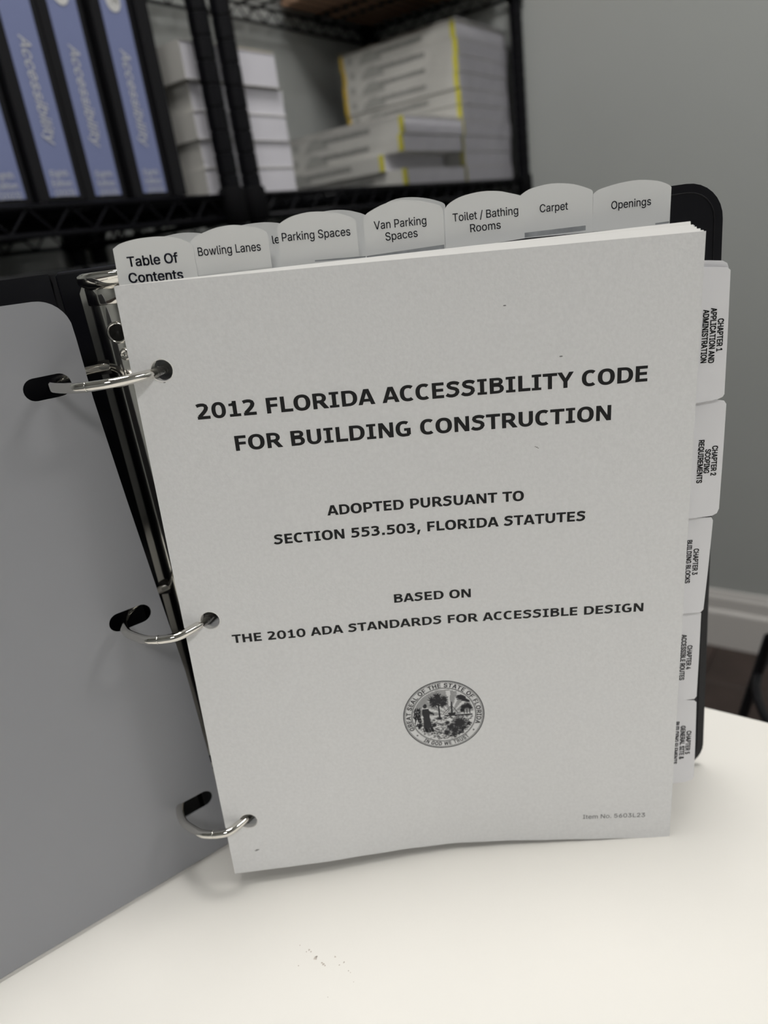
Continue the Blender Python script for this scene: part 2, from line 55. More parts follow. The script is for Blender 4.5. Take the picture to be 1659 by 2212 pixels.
 'N': '262;30,0 30,254 68,254 172,91 176,84 181,75 187,65 194,53 200,41 207,27 202,27 201,41 200,54 200,67 200,79 199,97 199,254 232,254 232,0 193,0 101,145 89,165 82,177 74,191 54,226 60,227 61,192 62,164 62,145 62,0;0,1,24 24,1,2 24,2,25 25,2,3 15,16,17 15,17,18 26,25,23 23,25,3 0,24,26 26,24,23 0,26,27 22,23,3 21,22,3 20,21,3 0,27,28 0,28,29 19,20,3 14,15,18 19,3,4 19,4,5 13,14,18 19,5,6 12,13,18 19,6,7 11,12,18 19,7,8 19,8,10 10,8,9 10,11,18 19,10,18',
 'O': '267;133,-3 112,-2 93,4 75,12 59,25 46,40 35,58 27,78 22,101 20,127 22,153 27,176 35,197 46,215 59,230 75,242 93,251 112,256 133,258 155,256 174,251 192,242 208,230 221,215 232,197 240,176 245,153 247,127 245,101 240,78 232,58 221,40 208,25 192,12 174,4 155,-2 133,26 148,28 162,32 175,38 186,47 196,58 204,72 210,88 214,106 215,127 214,148 210,166 204,182 196,196 186,207 175,216 162,223 148,227 133,228 119,227 105,223 92,216 81,207 71,196 63,182 57,166 53,148 52,127 53,106 57,88 63,72 71,58 81,47 92,38 105,32 119,28;17,18,19 16,17,19 16,19,20 15,16,20 15,20,21 14,15,21 14,21,22 13,14,55 55,14,54 54,14,22 54,22,53 53,22,23 13,55,56 52,53,23 13,56,57 51,52,23 13,57,58 50,51,23 12,13,58 50,23,24 12,58,59 49,50,24 11,12,59 49,24,25 11,59,60 48,49,25 11,60,61 47,48,25 10,11,61 47,25,26 10,61,62 46,47,26 9,10,62 46,26,27 9,62,63 45,46,27 8,9,63 8,63,64 44,45,27 44,27,28 8,64,65 43,44,28 7,8,65 43,28,29 7,65,66 42,43,29 6,7,66 42,29,30 6,66,67 41,42,30 5,6,67 5,67,68 40,41,30 40,30,31 5,68,69 39,40,31 4,5,69 39,31,32 4,69,70 38,39,32 4,70,71 37,38,32 4,71,36 36,37,32 4,36,32 3,4,32 3,32,33 2,3,33 2,33,34 1,2,34 1,34,35 0,1,35',
 'P': '222;30,0 62,0 62,13 30,13 62,27 30,27 62,40 30,40 62,53 30,53 62,66 30,66 62,80 30,80 62,93 30,93 118,93 136,94 30,94 152,98 30,98 166,104 30,104 178,112 30,112 187,121 30,121 62,121 62,122 30,122 116,121 188,122 129,122 62,124 30,124 189,124 139,124 62,128 30,128 192,128 149,128 62,133 30,133 195,133 155,133 62,136 30,136 196,136 159,136 62,145 30,145 200,145 166,145 62,147 30,147 200,147 167,147 62,159 30,159 203,159 171,159 62,160 30,160 203,160 171,160 62,174 30,174 204,174 172,174 62,188 30,188 203,188 171,188 62,189 30,189 203,189 171,189 62,201 30,201 200,201 167,201 62,202 30,202 200,202 166,202 62,211 30,211 197,211 159,211 62,215 30,215 195,215 154,215 62,219 30,219 192,219 148,219 62,223 30,223 189,223 139,223 62,225 30,225 188,225 129,225 62,226 30,226 187,226 116,226 178,236 30,236 166,244 30,244 152,250 30,250 136,253 30,253 118,254 30,254;0,1,2 0,2,3 3,2,4 3,4,5 5,4,6 5,6,7 7,6,8 7,8,9 9,8,10 9,10,11 11,10,12 11,12,13 13,12,14 13,14,15 15,16,17 15,17,18 18,17,19 18,19,20 20,19,21 20,21,22 22,21,23 22,23,24 24,23,25 24,25,26 26,27,28 26,28,29 30,25,31 30,31,32 29,28,33 29,33,34 32,31,35 32,35,36 34,33,37 34,37,38 36,35,39 36,39,40 38,37,41 38,41,42 40,39,43 40,43,44 42,41,45 42,45,46 44,43,47 44,47,48 46,45,49 46,49,50 48,47,51 48,51,52 50,49,53 50,53,54 52,51,55 52,55,56 54,53,57 54,57,58 56,55,59 56,59,60 58,57,61 58,61,62 60,59,63 60,63,64 62,61,65 62,65,66 64,63,67 64,67,68 66,65,69 66,69,70 68,67,71 68,71,72 70,69,73 70,73,74 72,71,75 72,75,76 74,73,77 74,77,78 76,75,79 76,79,80 78,77,81 78,81,82 80,79,83 80,83,84 82,81,85 82,85,86 84,83,87 84,87,88 86,85,89 86,89,90 88,87,91 88,91,92 90,89,93 90,93,94 92,91,95 92,95,96 94,93,97 94,97,98 96,95,99 96,99,100 98,97,101 98,101,102 100,99,103 100,103,104 102,101,105 102,105,106 104,103,107 104,107,108 106,107,109 106,109,110 110,109,111 110,111,112 112,111,113 112,113,114 114,113,115 114,115,116 116,115,117 116,117,118',
 'Q': '267;123,80 156,80 185,42 192,32 234,-24 200,-24 173,13 166,23 133,-3 112,-2 93,4 75,12 59,25 46,40 35,58 27,78 22,101 20,127 22,153 27,176 35,197 46,215 59,230 75,242 93,251 112,256 133,258 155,256 174,251 192,242 208,230 221,215 232,197 240,176 245,153 247,127 245,101 240,78 232,58 221,40 208,25 192,12 174,4 155,-2 133,26 148,28 162,32 175,38 186,47 196,58 204,72 210,88 214,106 215,127 214,148 210,166 204,182 196,196 186,207 175,216 162,223 148,227 133,228 119,227 105,223 92,216 81,207 71,196 63,182 57,166 53,148 52,127 53,106 57,88 63,72 71,58 81,47 92,38 105,32 119,28;7,0,1 7,1,2 7,2,3 7,3,4 6,7,4 5,6,4 25,26,27 24,25,27 24,27,28 23,24,28 23,28,29 22,23,29 22,29,30 21,22,63 63,22,62 62,22,30 62,30,61 61,30,31 21,63,64 60,61,31 21,64,65 59,60,31 21,65,66 58,59,31 20,21,66 58,31,32 20,66,67 57,58,32 19,20,67 57,32,33 19,67,68 56,57,33 19,68,69 55,56,33 18,19,69 55,33,34 18,69,70 54,55,34 17,18,70 54,34,35 17,70,71 53,54,35 16,17,71 16,71,72 52,53,35 52,35,36 16,72,73 51,52,36 15,16,73 51,36,37 15,73,74 50,51,37 14,15,74 50,37,38 14,74,75 49,50,38 13,14,75 13,75,76 48,49,38 48,38,39 13,76,77 47,48,39 12,13,77 47,39,40 12,77,78 46,47,40 12,78,79 45,46,40 12,79,44 44,45,40 12,44,40 11,12,40 11,40,41 10,11,41 10,41,42 9,10,42 9,42,43 8,9,43',
 'R': '224;30,0 62,0 62,14 30,14 177,0 214,0 206,14 169,14 62,28 30,28 199,28 162,28 62,42 30,42 191,42 154,42 62,57 30,57 183,57 147,57 62,71 30,71 175,71 139,71 62,85 30,85 168,85 131,85 62,99 30,99 160,99 124,99 159,100 30,100 158,103 30,103 152,103 166,109 30,109 176,115 30,115 178,116 30,116 188,125 30,125 190,128 30,128 62,128 62,130 30,130 129,128 191,130 140,130 62,133 30,133 193,133 149,133 62,136 30,136 195,136 153,136 62,141 30,141 197,141 160,141 62,148 30,148 200,148 165,148 62,150 30,150 201,150 167,150 62,161 30,161 204,161 171,161 62,162 30,162 204,162 171,162 62,176 30,176 205,176 173,176 62,190 30,190 204,190 171,190 62,191 30,191 204,191 171,191 62,202 30,202 201,202 167,202 62,204 30,204 200,204 165,204 62,212 30,212 197,212 159,212 62,217 30,217 195,217 153,217 62,220 30,220 193,220 149,220 62,223 30,223 191,223 140,223 62,225 30,225 189,225 129,225 62,226 30,226 189,226 116,226 188,227 30,227 178,237 30,237 167,244 30,244 153,250 30,250 136,253 30,253 118,254 30,254;0,1,2 0,2,3 4,5,6 4,6,7 3,2,8 3,8,9 7,6,10 7,10,11 9,8,12 9,12,13 11,10,14 11,14,15 13,12,16 13,16,17 15,14,18 15,18,19 17,16,20 17,20,21 19,18,22 19,22,23 21,20,24 21,24,25 23,22,26 23,26,27 25,24,28 25,28,29 27,26,30 27,30,31 29,30,32 29,32,33 33,32,34 33,34,35 35,36,37 35,37,38 38,37,39 38,39,40 40,39,41 40,41,42 42,41,43 42,43,44 44,43,45 44,45,46 46,47,48 46,48,49 50,45,51 50,51,52 49,48,53 49,53,54 52,51,55 52,55,56 54,53,57 54,57,58 56,55,59 56,59,60 58,57,61 58,61,62 60,59,63 60,63,64 62,61,65 62,65,66 64,63,67 64,67,68 66,65,69 66,69,70 68,67,71 68,71,72 70,69,73 70,73,74 72,71,75 72,75,76 74,73,77 74,77,78 76,75,79 76,79,80 78,77,81 78,81,82 80,79,83 80,83,84 82,81,85 82,85,86 84,83,87 84,87,88 86,85,89 86,89,90 88,87,91 88,91,92 90,89,93 90,93,94 92,91,95 92,95,96 94,93,97 94,97,98 96,95,99 96,99,100 98,97,101 98,101,102 100,99,103 100,103,104 102,101,105 102,105,106 104,103,107 104,107,108 106,105,109 106,109,110 108,107,111 108,111,112 110,109,113 110,113,114 112,111,115 112,115,116 114,113,117 114,117,118 116,115,119 116,119,120 118,117,121 118,121,122 120,119,123 120,123,124 122,123,125 122,125,126 126,125,127 126,127,128 128,127,129 128,129,130 130,129,131 130,131,132 132,131,133 132,133,134 134,133,135 134,135,136',
 'S': '223;112,-4 94,-3 78,0 64,5 51,11 41,20 32,30 25,42 21,54 19,68 52,68 55,55 62,44 71,35 83,29 97,26 112,25 123,25 133,27 143,30 155,37 165,46 171,57 173,70 171,81 166,89 158,96 148,102 136,107 122,111 92,120 72,126 56,135 43,145 34,156 28,170 26,186 27,200 31,213 37,224 46,234 57,242 69,249 83,254 97,257 114,258 130,257 145,254 158,249 170,242 180,234 189,224 195,213 199,202 200,189 169,189 166,201 160,211 151,219 140,225 127,228 112,229 97,228 84,224 73,218 64,209 59,199 58,188 60,176 65,167 74,160 85,154 96,150 106,147 132,140 144,136 156,132 168,126 179,119 189,110 197,99 201,90 203,80 204,69 203,56 199,43 193,32 185,21 174,13 162,5 147,0 130,-3;44,45,46 43,44,46 43,46,47 42,43,47 42,47,48 41,42,48 41,48,49 40,41,49 40,49,50 39,40,50 39,50,62 62,50,61 61,50,51 60,61,51 39,62,63 59,60,51 58,59,51 38,39,63 38,63,64 58,51,52 57,58,52 38,64,65 37,38,65 57,52,53 56,57,53 37,65,66 56,53,54 55,56,54 36,37,66 36,66,67 36,67,68 35,36,68 35,68,69 34,35,69 34,69,70 34,70,71 33,34,71 33,71,72 33,72,73 33,73,74 32,33,74 32,74,75 32,75,76 31,32,76 31,76,77 30,31,77 30,77,78 29,30,78 29,78,79 28,29,79 28,79,80 27,28,80 26,27,80 26,80,81 25,26,81 25,81,82 24,25,82 23,24,82 23,82,83 22,23,83 22,83,84 8,9,10 8,10,11 21,22,84 21,84,85 8,11,12 7,8,12 20,21,85 7,12,13 20,85,86 6,7,13 19,20,86 6,13,14 19,86,87 5,6,14 18,19,87 5,14,15 17,18,87 5,15,16 5,16,17 5,17,87 5,87,88 4,5,88 4,88,89 3,4,89 2,3,89 2,89,90 1,2,90 1,90,91 0,1,91',
 'T': '224;16,226 16,254 208,254 208,226 128,226 128,0 96,0 96,226;0,1,2 0,2,3 7,0,3 6,7,4 4,7,3 6,4,5',
 'U': '259;129,-4 110,-3 93,1 77,8 63,17 52,27 42,40 36,54 31,70 30,87 30,254 62,254 62,89 63,77 66,66 70,57 77,48 84,40 94,34 104,29 116,27 129,26 143,27 155,29 165,34 175,40 182,48 188,57 193,66 195,77 196,89 196,254 229,254 229,87 227,70 223,54 216,40 207,27 195,17 182,8 166,1 149,-3;9,10,11 9,11,12 30,31,32 30,32,33 9,12,13 29,30,33 8,9,13 29,33,34 8,13,14 28,29,34 7,8,14 28,34,35 7,14,15 27,28,35 7,15,16 26,27,35 6,7,16 26,35,36 6,16,17 25,26,36 5,6,17 5,17,18 24,25,36 24,36,37 5,18,19 23,24,37 5,19,20 22,23,37 4,5,20 4,20,21 21,22,37 21,37,38 4,21,38 3,4,38 3,38,39 2,3,39 2,39,40 1,2,40 1,40,41 0,1,41',
 'V': '240;102,0 8,254 42,254 96,103 99,94 103,82 108,69 113,53 118,35 124,15 117,15 123,36 129,54 133,69 138,82 142,94 145,103 197,254 231,254 139,0;0,1,2 0,2,3 16,17,18 16,18,19 0,3,4 15,16,19 0,4,5 14,15,19 0,5,6 13,14,19 0,6,7 12,13,19 11,12,19 0,7,8 10,11,9 9,11,19 0,8,9 0,9,19',
 'W': '343;78,0 8,254 41,254 82,98 85,85 88,73 93,47 96,33 98,20 95,20 97,33 100,47 103,60 106,73 112,98 153,254 190,254 231,98 234,85 237,73 243,47 246,33 249,20 244,20 247,33 249,47 252,60 255,73 261,98 302,254 335,254 265,0 228,0 184,161 181,172 178,184 176,196 173,209 170,222 168,237 175,237 172,223 170,210 167,197 165,185 162,173 159,161 115,0;0,1,2 0,2,3 14,15,39 39,15,16 39,16,40 40,16,17 28,29,30 28,30,31 14,39,38 41,40,17 42,41,37 37,41,17 14,38,42 42,38,37 14,42,43 36,37,17 14,43,44 35,36,17 14,44,45 34,35,17 14,45,46 33,34,17 14,46,47 32,33,17 0,3,4 13,14,47 32,17,18 27,28,31 0,4,5 32,18,19 0,5,6 12,13,47 32,19,20 26,27,31 11,12,47 25,26,31 0,6,7 10,11,47 32,20,21 24,25,31 0,7,9 9,7,8 9,10,47 32,21,23 23,21,22 23,24,31 0,9,47 32,23,31',
 'a': '195;80,-4 68,-4 57,-1 47,2 38,8 30,14 24,22 19,32 16,42 15,54 17,69 22,80 29,90 39,97 50,102 63,105 76,108 89,110 117,113 126,115 133,117 136,121 138,127 138,128 137,139 133,148 128,156 120,161 110,164 98,165 85,164 75,161 66,156 59,150 54,144 50,137 20,146 26,156 32,165 39,173 48,179 57,184 66,188 77,190 87,192 97,192 108,192 119,190 131,186 143,180 153,172 161,160 165,150 168,139 168,126 168,0 138,0 138,26 136,26 132,19 126,12 118,6 108,1 95,-3 85,23 101,24 114,29 124,37 132,47 136,57 138,69 138,95 135,93 130,91 123,89 116,88 100,86 88,84 77,82 67,79 58,75 52,70 47,62 46,52 47,43 51,36 57,30 65,26 74,24;43,44,45 43,45,46 43,46,47 42,43,47 42,47,48 41,42,48 41,48,49 40,41,49 40,49,50 39,40,50 38,39,50 38,50,29 29,50,51 37,38,30 30,38,29 28,29,51 37,30,31 27,28,51 37,31,32 26,27,51 26,51,52 36,37,32 36,32,33 25,26,52 36,33,34 25,52,53 24,25,53 35,36,34 23,24,53 23,53,54 22,23,54 21,22,54 21,54,55 20,21,55 19,20,71 71,20,55 18,19,71 17,18,71 16,17,71 15,16,71 14,15,71 13,14,71 12,13,71 12,71,72 70,71,55 12,72,73 12,73,74 11,12,74 11,74,75 11,75,76 11,76,77 11,77,78 11,78,79 10,11,79 10,79,80 10,80,81 10,81,82 9,10,82 69,70,55 9,82,83 68,69,55 8,9,83 8,83,84 67,68,57 57,68,55 8,84,85 7,8,85 66,67,57 7,85,86 6,7,86 6,86,87 65,66,58 58,66,57 6,87,88 65,58,59 56,57,55 6,88,64 64,65,59 6,64,59 5,6,59 5,59,60 4,5,60 4,60,61 3,4,61 3,61,62 2,3,62 2,62,63 1,2,63 1,63,0',
 'b': '212;115,-4 99,-3 86,2 76,8 69,16 63,23 59,29 56,29 56,0 26,0 26,254 57,254 57,160 59,160 63,166 69,173 76,180 86,186 98,191 115,192 130,191 144,187 156,180 168,171 177,160 185,146 191,131 194,113 195,94 194,75 191,58 185,42 177,29 168,17 157,8 144,1 130,-3 110,23 121,24 131,28 140,33 147,40 153,48 158,58 161,70 163,82 164,95 163,108 161,120 158,131 153,140 147,149 140,156 131,161 121,164 110,165 99,164 89,161 81,156 73,149 67,141 62,131 59,120 57,108 56,95 57,81 59,69 63,58 67,48 73,39 81,32 89,27 99,24;9,10,11 9,11,12 18,19,20 17,18,20 17,20,21 17,21,22 16,17,22 15,16,22 15,22,23 14,15,23 14,23,55 55,23,24 13,14,56 56,14,55 54,55,24 13,56,57 53,54,24 13,57,58 52,53,24 9,12,13 9,13,61 61,13,60 60,13,59 59,13,58 52,24,25 51,52,25 50,51,25 50,25,26 49,50,26 9,61,62 48,49,26 48,26,27 9,62,63 47,48,27 47,27,28 9,63,64 46,47,28 9,64,65 45,46,28 45,28,29 44,45,29 9,65,66 44,29,30 43,44,30 9,66,67 9,67,68 42,43,30 42,30,31 9,68,7 7,68,69 41,42,31 41,31,32 40,41,32 7,69,70 39,40,32 7,70,6 6,70,71 9,7,8 5,6,71 39,32,33 38,39,33 5,71,72 5,72,37 37,38,33 4,5,37 4,37,33 4,33,34 3,4,34 2,3,34 2,34,35 1,2,35 1,35,36 0,1,36',
 'c': '198;104,-4 87,-3 72,1 58,8 46,17 36,29 28,43 22,58 18,75 17,94 18,113 22,130 28,146 36,159 46,171 58,180 72,187 87,191 104,192 117,191 130,189 142,184 153,178 162,170 170,161 176,150 181,138 151,131 149,138 145,145 141,150 135,155 128,159 121,162 113,164 104,165 92,164 81,161 73,155 65,148 59,139 54,129 51,118 49,106 48,94 49,81 51,70 54,59 59,49 65,40 73,33 81,28 92,24 104,23 113,24 121,26 129,29 135,33 141,38 146,44 149,51 152,59 181,51 177,39 171,28 163,19 153,11 142,4 130,0 117,-3;17,18,19 16,17,19 16,19,20 16,20,21 15,16,21 15,21,22 14,15,22 14,22,23 13,14,36 36,14,23 36,23,35 35,23,24 34,35,24 13,36,37 33,34,24 32,33,24 13,37,38 32,24,25 12,13,38 31,32,25 12,38,39 30,31,25 29,30,25 29,25,26 12,39,40 11,12,40 28,29,26 11,40,41 27,28,26 10,11,41 10,41,42 10,42,43 9,10,43 9,43,44 8,9,44 8,44,45 8,45,46 7,8,46 7,46,47 7,47,48 60,61,62 6,7,48 59,60,62 59,62,63 6,48,49 58,59,63 5,6,49 5,49,50 58,63,64 57,58,64 5,50,51 56,57,64 4,5,51 55,56,64 4,51,52 55,64,65 54,55,65 4,52,53 53,54,65 4,53,65 4,65,66 3,4,66 3,66,67 2,3,67 2,67,68 1,2,68 1,68,69 0,1,69',
 'd': '212;98,-4 82,-3 68,1 56,8 44,17 35,29 27,42 22,58 18,75 17,94 18,113 22,131 27,146 35,160 45,171 56,180 69,187 83,191 98,192 114,191 126,186 136,180 144,173 149,166 153,160 155,160 155,254 186,254 186,0 156,0 156,29 153,29 149,23 143,16 136,8 126,2 114,-3 102,23 113,24 123,27 132,32 139,39 145,48 150,58 153,69 155,81 156,95 155,108 153,120 150,131 145,141 139,149 132,156 123,161 113,164 102,165 91,164 81,161 72,156 65,149 59,140 54,131 51,120 49,108 48,95 49,82 51,70 54,58 59,48 65,40 73,33 81,28 91,24;25,26,27 25,27,28 17,18,19 16,17,19 16,19,20 15,16,20 15,20,21 14,15,21 14,21,22 14,22,23 13,14,55 55,14,23 55,23,54 54,23,24 13,55,56 13,56,57 53,54,24 13,57,58 52,53,24 12,13,58 52,24,25 52,25,51 51,25,50 50,25,49 49,25,28 12,58,59 12,59,60 11,12,60 11,60,61 10,11,61 10,61,62 48,49,28 10,62,63 47,48,28 9,10,63 9,63,64 46,47,28 9,64,65 45,46,28 8,9,65 8,65,66 44,45,28 7,8,66 7,66,67 43,44,28 6,7,67 6,67,68 42,43,28 6,68,69 41,42,30 30,42,28 5,6,69 5,69,70 40,41,30 5,70,71 39,40,31 31,40,30 4,5,71 39,31,32 29,30,28 4,71,72 38,39,32 4,72,37 37,38,32 4,37,32 4,32,33 3,4,33 3,33,34 2,3,34 2,34,35 2,35,36 1,2,36 0,1,36',
 'e': '202;106,-4 119,-3 88,-3 130,-1 80,-1 137,1 73,1 141,2 71,2 151,7 60,7 152,8 58,8 160,13 51,13 165,17 46,17 168,20 44,20 170,23 41,23 106,23 95,24 40,24 171,24 117,24 85,26 38,26 172,26 127,26 80,29 36,29 175,29 132,29 76,31 35,31 176,31 135,31 74,32 34,32 177,32 137,32 68,36 32,36 179,36 143,36 67,37 31,37 179,37 144,37 63,42 28,42 181,42 148,42 61,44 27,44 182,44 149,44 60,45 27,45 182,45 149,45 55,53 24,53 153,53 53,58 22,58 51,64 21,64 49,75 18,75 48,85 17,85 186,85 186,89 17,89 186,93 17,93 186,97 17,97 186,101 17,101 186,105 18,105 185,110 18,110 49,110 49,112 18,112 154,110 185,112 154,112 49,113 18,113 185,113 154,113 50,121 20,121 183,121 153,121 51,124 21,124 183,124 152,124 52,128 22,128 182,128 151,128 52,129 22,129 182,129 150,129 54,134 24,134 181,134 149,134 54,135 24,135 180,135 148,135 58,141 26,141 179,141 145,141 61,145 28,145 177,145 142,145 62,147 29,147 176,147 141,147 68,152 32,152 173,152 136,152 73,157 35,157 170,157 131,157 78,159 36,159 169,159 127,159 82,161 38,161 168,161 122,161 85,162 39,162 167,162 120,162 89,163 40,163 166,163 118,163 92,164 41,164 165,164 110,164 103,165 41,165 164,165 160,170 46,170 151,177 54,177 146,180 58,180 142,183 64,183 133,187 71,187 123,190 82,190 118,191 86,191 113,192 103,192;0,1,2 2,1,3 2,3,4 4,3,5 4,5,6 6,5,7 6,7,8 8,7,9 8,9,10 10,9,11 10,11,12 12,11,13 12,13,14 14,13,15 14,15,16 16,15,17 16,17,18 18,17,19 18,19,20 20,21,22 20,22,23 21,19,24 21,24,25 23,22,26 23,26,27 25,24,28 25,28,29 27,26,30 27,30,31 29,28,32 29,32,33 31,30,34 31,34,35 33,32,36 33,36,37 35,34,38 35,38,39 37,36,40 37,40,41 39,38,42 39,42,43 41,40,44 41,44,45 43,42,46 43,46,47 45,44,48 45,48,49 47,46,50 47,50,51 49,48,52 49,52,53 51,50,54 51,54,55 53,52,56 53,56,57 55,54,58 55,58,59 57,56,60 57,60,61 59,58,62 59,62,63 61,60,64 63,62,65 63,65,66 66,65,67 66,67,68 68,67,69 68,69,70 70,69,71 70,71,72 72,73,74 72,74,75 75,74,76 75,76,77 77,76,78 77,78,79 79,78,80 79,80,81 81,80,82 81,82,83 83,82,84 83,84,85 85,86,87 85,87,88 89,84,90 89,90,91 88,87,92 88,92,93 91,90,94 91,94,95 93,92,96 93,96,97 95,94,98 95,98,99 97,96,100 97,100,101 99,98,102 99,102,103 101,100,104 101,104,105 103,102,106 103,106,107 105,104,108 105,108,109 107,106,110 107,110,111 109,108,112 109,112,113 111,110,114 111,114,115 113,112,116 113,116,117 115,114,118 115,118,119 117,116,120 117,120,121 119,118,122 119,122,123 121,120,124 121,124,125 123,122,126 123,126,127 125,124,128 125,128,129 127,126,130 127,130,131 129,128,132 129,132,133 131,130,134 131,134,135 133,132,136 133,136,137 135,134,138 135,138,139 137,136,140 137,140,141 139,138,142 139,142,143 141,140,144 141,144,145 143,142,146 143,146,147 145,144,148 145,148,149 147,146,150 147,150,151 149,148,152 149,152,153 151,150,154 151,154,155 153,152,156 153,156,157 155,154,158 155,158,159 157,156,160 157,160,161 159,158,162 159,162,160 161,162,163 161,163,164 164,163,165 164,165,166 166,165,167 166,167,168 168,167,169 168,169,170 170,169,171 170,171,172 172,171,173 172,173,174 174,173,175 174,175,176 176,175,177 176,177,178',
 'f': '127;114,190 114,164 3,164 3,190 40,0 40,216 42,231 48,243 57,252 68,259 80,264 94,265 103,265 111,263 117,262 121,260 114,234 107,236 103,237 97,237 85,235 77,230 72,221 71,209 71,0;2,3,0 2,0,1 10,11,12 10,12,13 9,10,13 9,13,14 9,14,15 9,15,16 8,9,16 7,8,18 18,8,17 17,8,16 6,7,19 19,7,18 6,19,20 6,20,21 5,6,21 5,21,22 5,22,23 4,5,23 4,23,24',
 'g': '213;103,-75 90,-75 78,-73 67,-70 53,-63 41,-55 32,-45 25,-35 51,-20 55,-26 61,-33 68,-39 77,-44 89,-48 103,-49 118,-47 130,-44 141,-38 149,-29 154,-17 156,-3 156,34 153,34 149,28 143,21 136,14 126,8 114,4 97,2 83,4 69,7 56,13 45,22 35,32 28,45 22,60 18,77 17,96 18,114 22,131 27,147 35,160 45,171 56,180 69,187 83,191 98,192 114,191 127,186 137,180 144,173 150,166 154,159 157,159 157,190 186,190 186,-4 185,-20 181,-33 175,-45 167,-54 157,-62 145,-68 132,-72 118,-74 102,30 113,30 123,33 132,38 142,47 150,61 153,71 156,83 156,96 156,109 153,121 150,132 145,141 139,150 132,156 123,161 114,164 102,165 91,164 81,161 73,156 65,149 59,141 54,131 51,120 49,109 48,96 49,84 51,72 54,61 62,48 73,38 81,33 91,30;45,46,47 44,45,47 44,47,48 53,54,55 53,55,56 43,44,48 43,48,49 42,43,49 42,49,50 42,50,51 41,42,82 82,42,51 82,51,81 81,51,52 41,82,83 41,83,84 80,81,52 41,84,85 79,80,52 40,41,85 79,52,53 79,53,78 78,53,77 77,53,76 76,53,75 75,53,56 40,85,86 40,86,87 39,40,87 39,87,88 38,39,88 38,88,89 74,75,56 38,89,90 37,38,90 37,90,91 73,74,56 36,37,91 36,91,92 72,73,56 36,92,93 71,72,56 35,36,93 35,93,94 70,71,56 35,94,95 69,70,21 21,70,56 34,35,95 34,95,96 68,69,21 33,34,96 33,96,97 67,68,22 22,68,21 67,22,23 20,21,56 33,97,98 66,67,23 32,33,98 32,98,65 32,65,66 32,66,23 32,23,24 31,32,24 31,24,25 31,25,26 30,31,26 30,26,27 29,30,27 28,29,27 19,20,56 19,56,57 18,19,57 7,8,9 18,57,58 7,9,10 17,18,58 7,10,11 17,58,59 6,7,11 16,17,59 6,11,12 6,12,13 15,16,59 5,6,13 15,59,60 14,15,60 5,13,14 5,14,60 5,60,61 4,5,61 4,61,62 3,4,62 3,62,63 2,3,63 2,63,64 1,2,64 1,64,0',
 'h': '205;57,113 57,0 26,0 26,254 57,254 57,144 51,144 58,159 66,172 76,181 87,187 100,191 114,192 126,191 137,189 148,184 157,178 164,170 170,160 175,149 178,135 179,120 179,0 148,0 148,118 147,131 143,143 136,152 128,159 117,163 105,165 92,163 80,159 71,151 63,141 58,129;2,3,4 2,4,6 6,4,5 11,12,13 10,11,13 10,13,14 10,14,15 9,10,15 9,15,16 8,9,16 8,16,17 7,8,30 30,8,17 30,17,18 7,30,31 29,30,18 7,31,32 28,29,18 28,18,19 6,7,32 6,32,33 27,28,19 26,27,19 6,33,34 26,19,20 2,6,35 35,6,34 25,26,20 25,20,21 24,25,21 2,35,0 24,21,22 23,24,22 2,0,1',
 'i': '83;26,0 26,190 57,190 57,0 42,221 34,223 27,227 22,234 21,242 22,249 27,256 34,260 42,262 50,260 57,256 62,249 63,242 62,234 57,227 50,223;0,1,2 0,2,3 11,12,13 10,11,13 10,13,14 9,10,14 9,14,15 8,9,15 8,15,16 7,8,16 7,16,17 6,7,17 6,17,18 5,6,18 5,18,19 4,5,19',
 'k': '190;55,68 55,106 60,106 142,190 180,190 92,100 89,100 26,0 26,254 57,254 57,0 147,0 74,93 96,114 186,0;2,3,4 2,4,5 0,1,2 0,2,6 6,2,5 7,8,9 7,9,10 12,13,14 11,12,14',
 'l': '95;70,-1 56,0 45,4 37,10 31,19 27,29 26,42 26,254 57,254 57,49 58,38 60,31 65,27 73,26 80,26 85,27 90,1 81,0 75,-1;6,7,8 6,8,9 6,9,10 5,6,10 5,10,11 5,11,12 4,5,12 4,12,13 14,15,16 4,13,14 4,14,16 3,4,16 2,3,16 1,2,16 1,16,17 0,1,17 0,17,18',
 'm': '305;26,0 26,190 56,190 56,148 54,148 59,162 66,173 75,182 86,188 98,192 110,193 123,192 134,187 144,180 151,171 157,160 160,147 156,147 161,160 169,172 178,181 190,187 204,192 218,193 229,192 239,190 249,186 257,180 264,173 270,164 275,154 278,141 278,128 278,0 248,0 248,127 247,139 243,149 236,156 224,163 209,165 197,164 187,160 179,153 173,145 169,135 168,124 168,0 137,0 137,130 134,144 126,156 115,163 100,165 89,164 79,160 70,154 63,145 58,133 57,119 57,0;9,10,11 22,23,24 8,9,11 8,11,12 21,22,24 21,24,25 0,1,2 0,2,4 4,2,3 21,25,26 7,8,12 7,12,13 20,21,26 20,26,27 6,7,13 19,20,27 6,13,14 19,27,28 5,6,14 19,28,29 18,19,41 41,19,40 40,19,29 5,14,53 53,14,15 5,53,54 52,53,15 39,40,29 5,54,55 18,41,42 39,29,30 51,52,15 38,39,30 4,5,55 4,55,56 51,15,16 17,18,42 17,42,43 50,51,17 17,51,16 37,38,30 4,56,57 37,30,31 17,43,44 36,37,31 0,4,58 58,4,57 50,17,44 50,44,45 49,50,45 36,31,32 35,36,32 49,45,46 0,58,59 48,49,46 35,32,33 34,35,33 48,46,47 0,59,60',
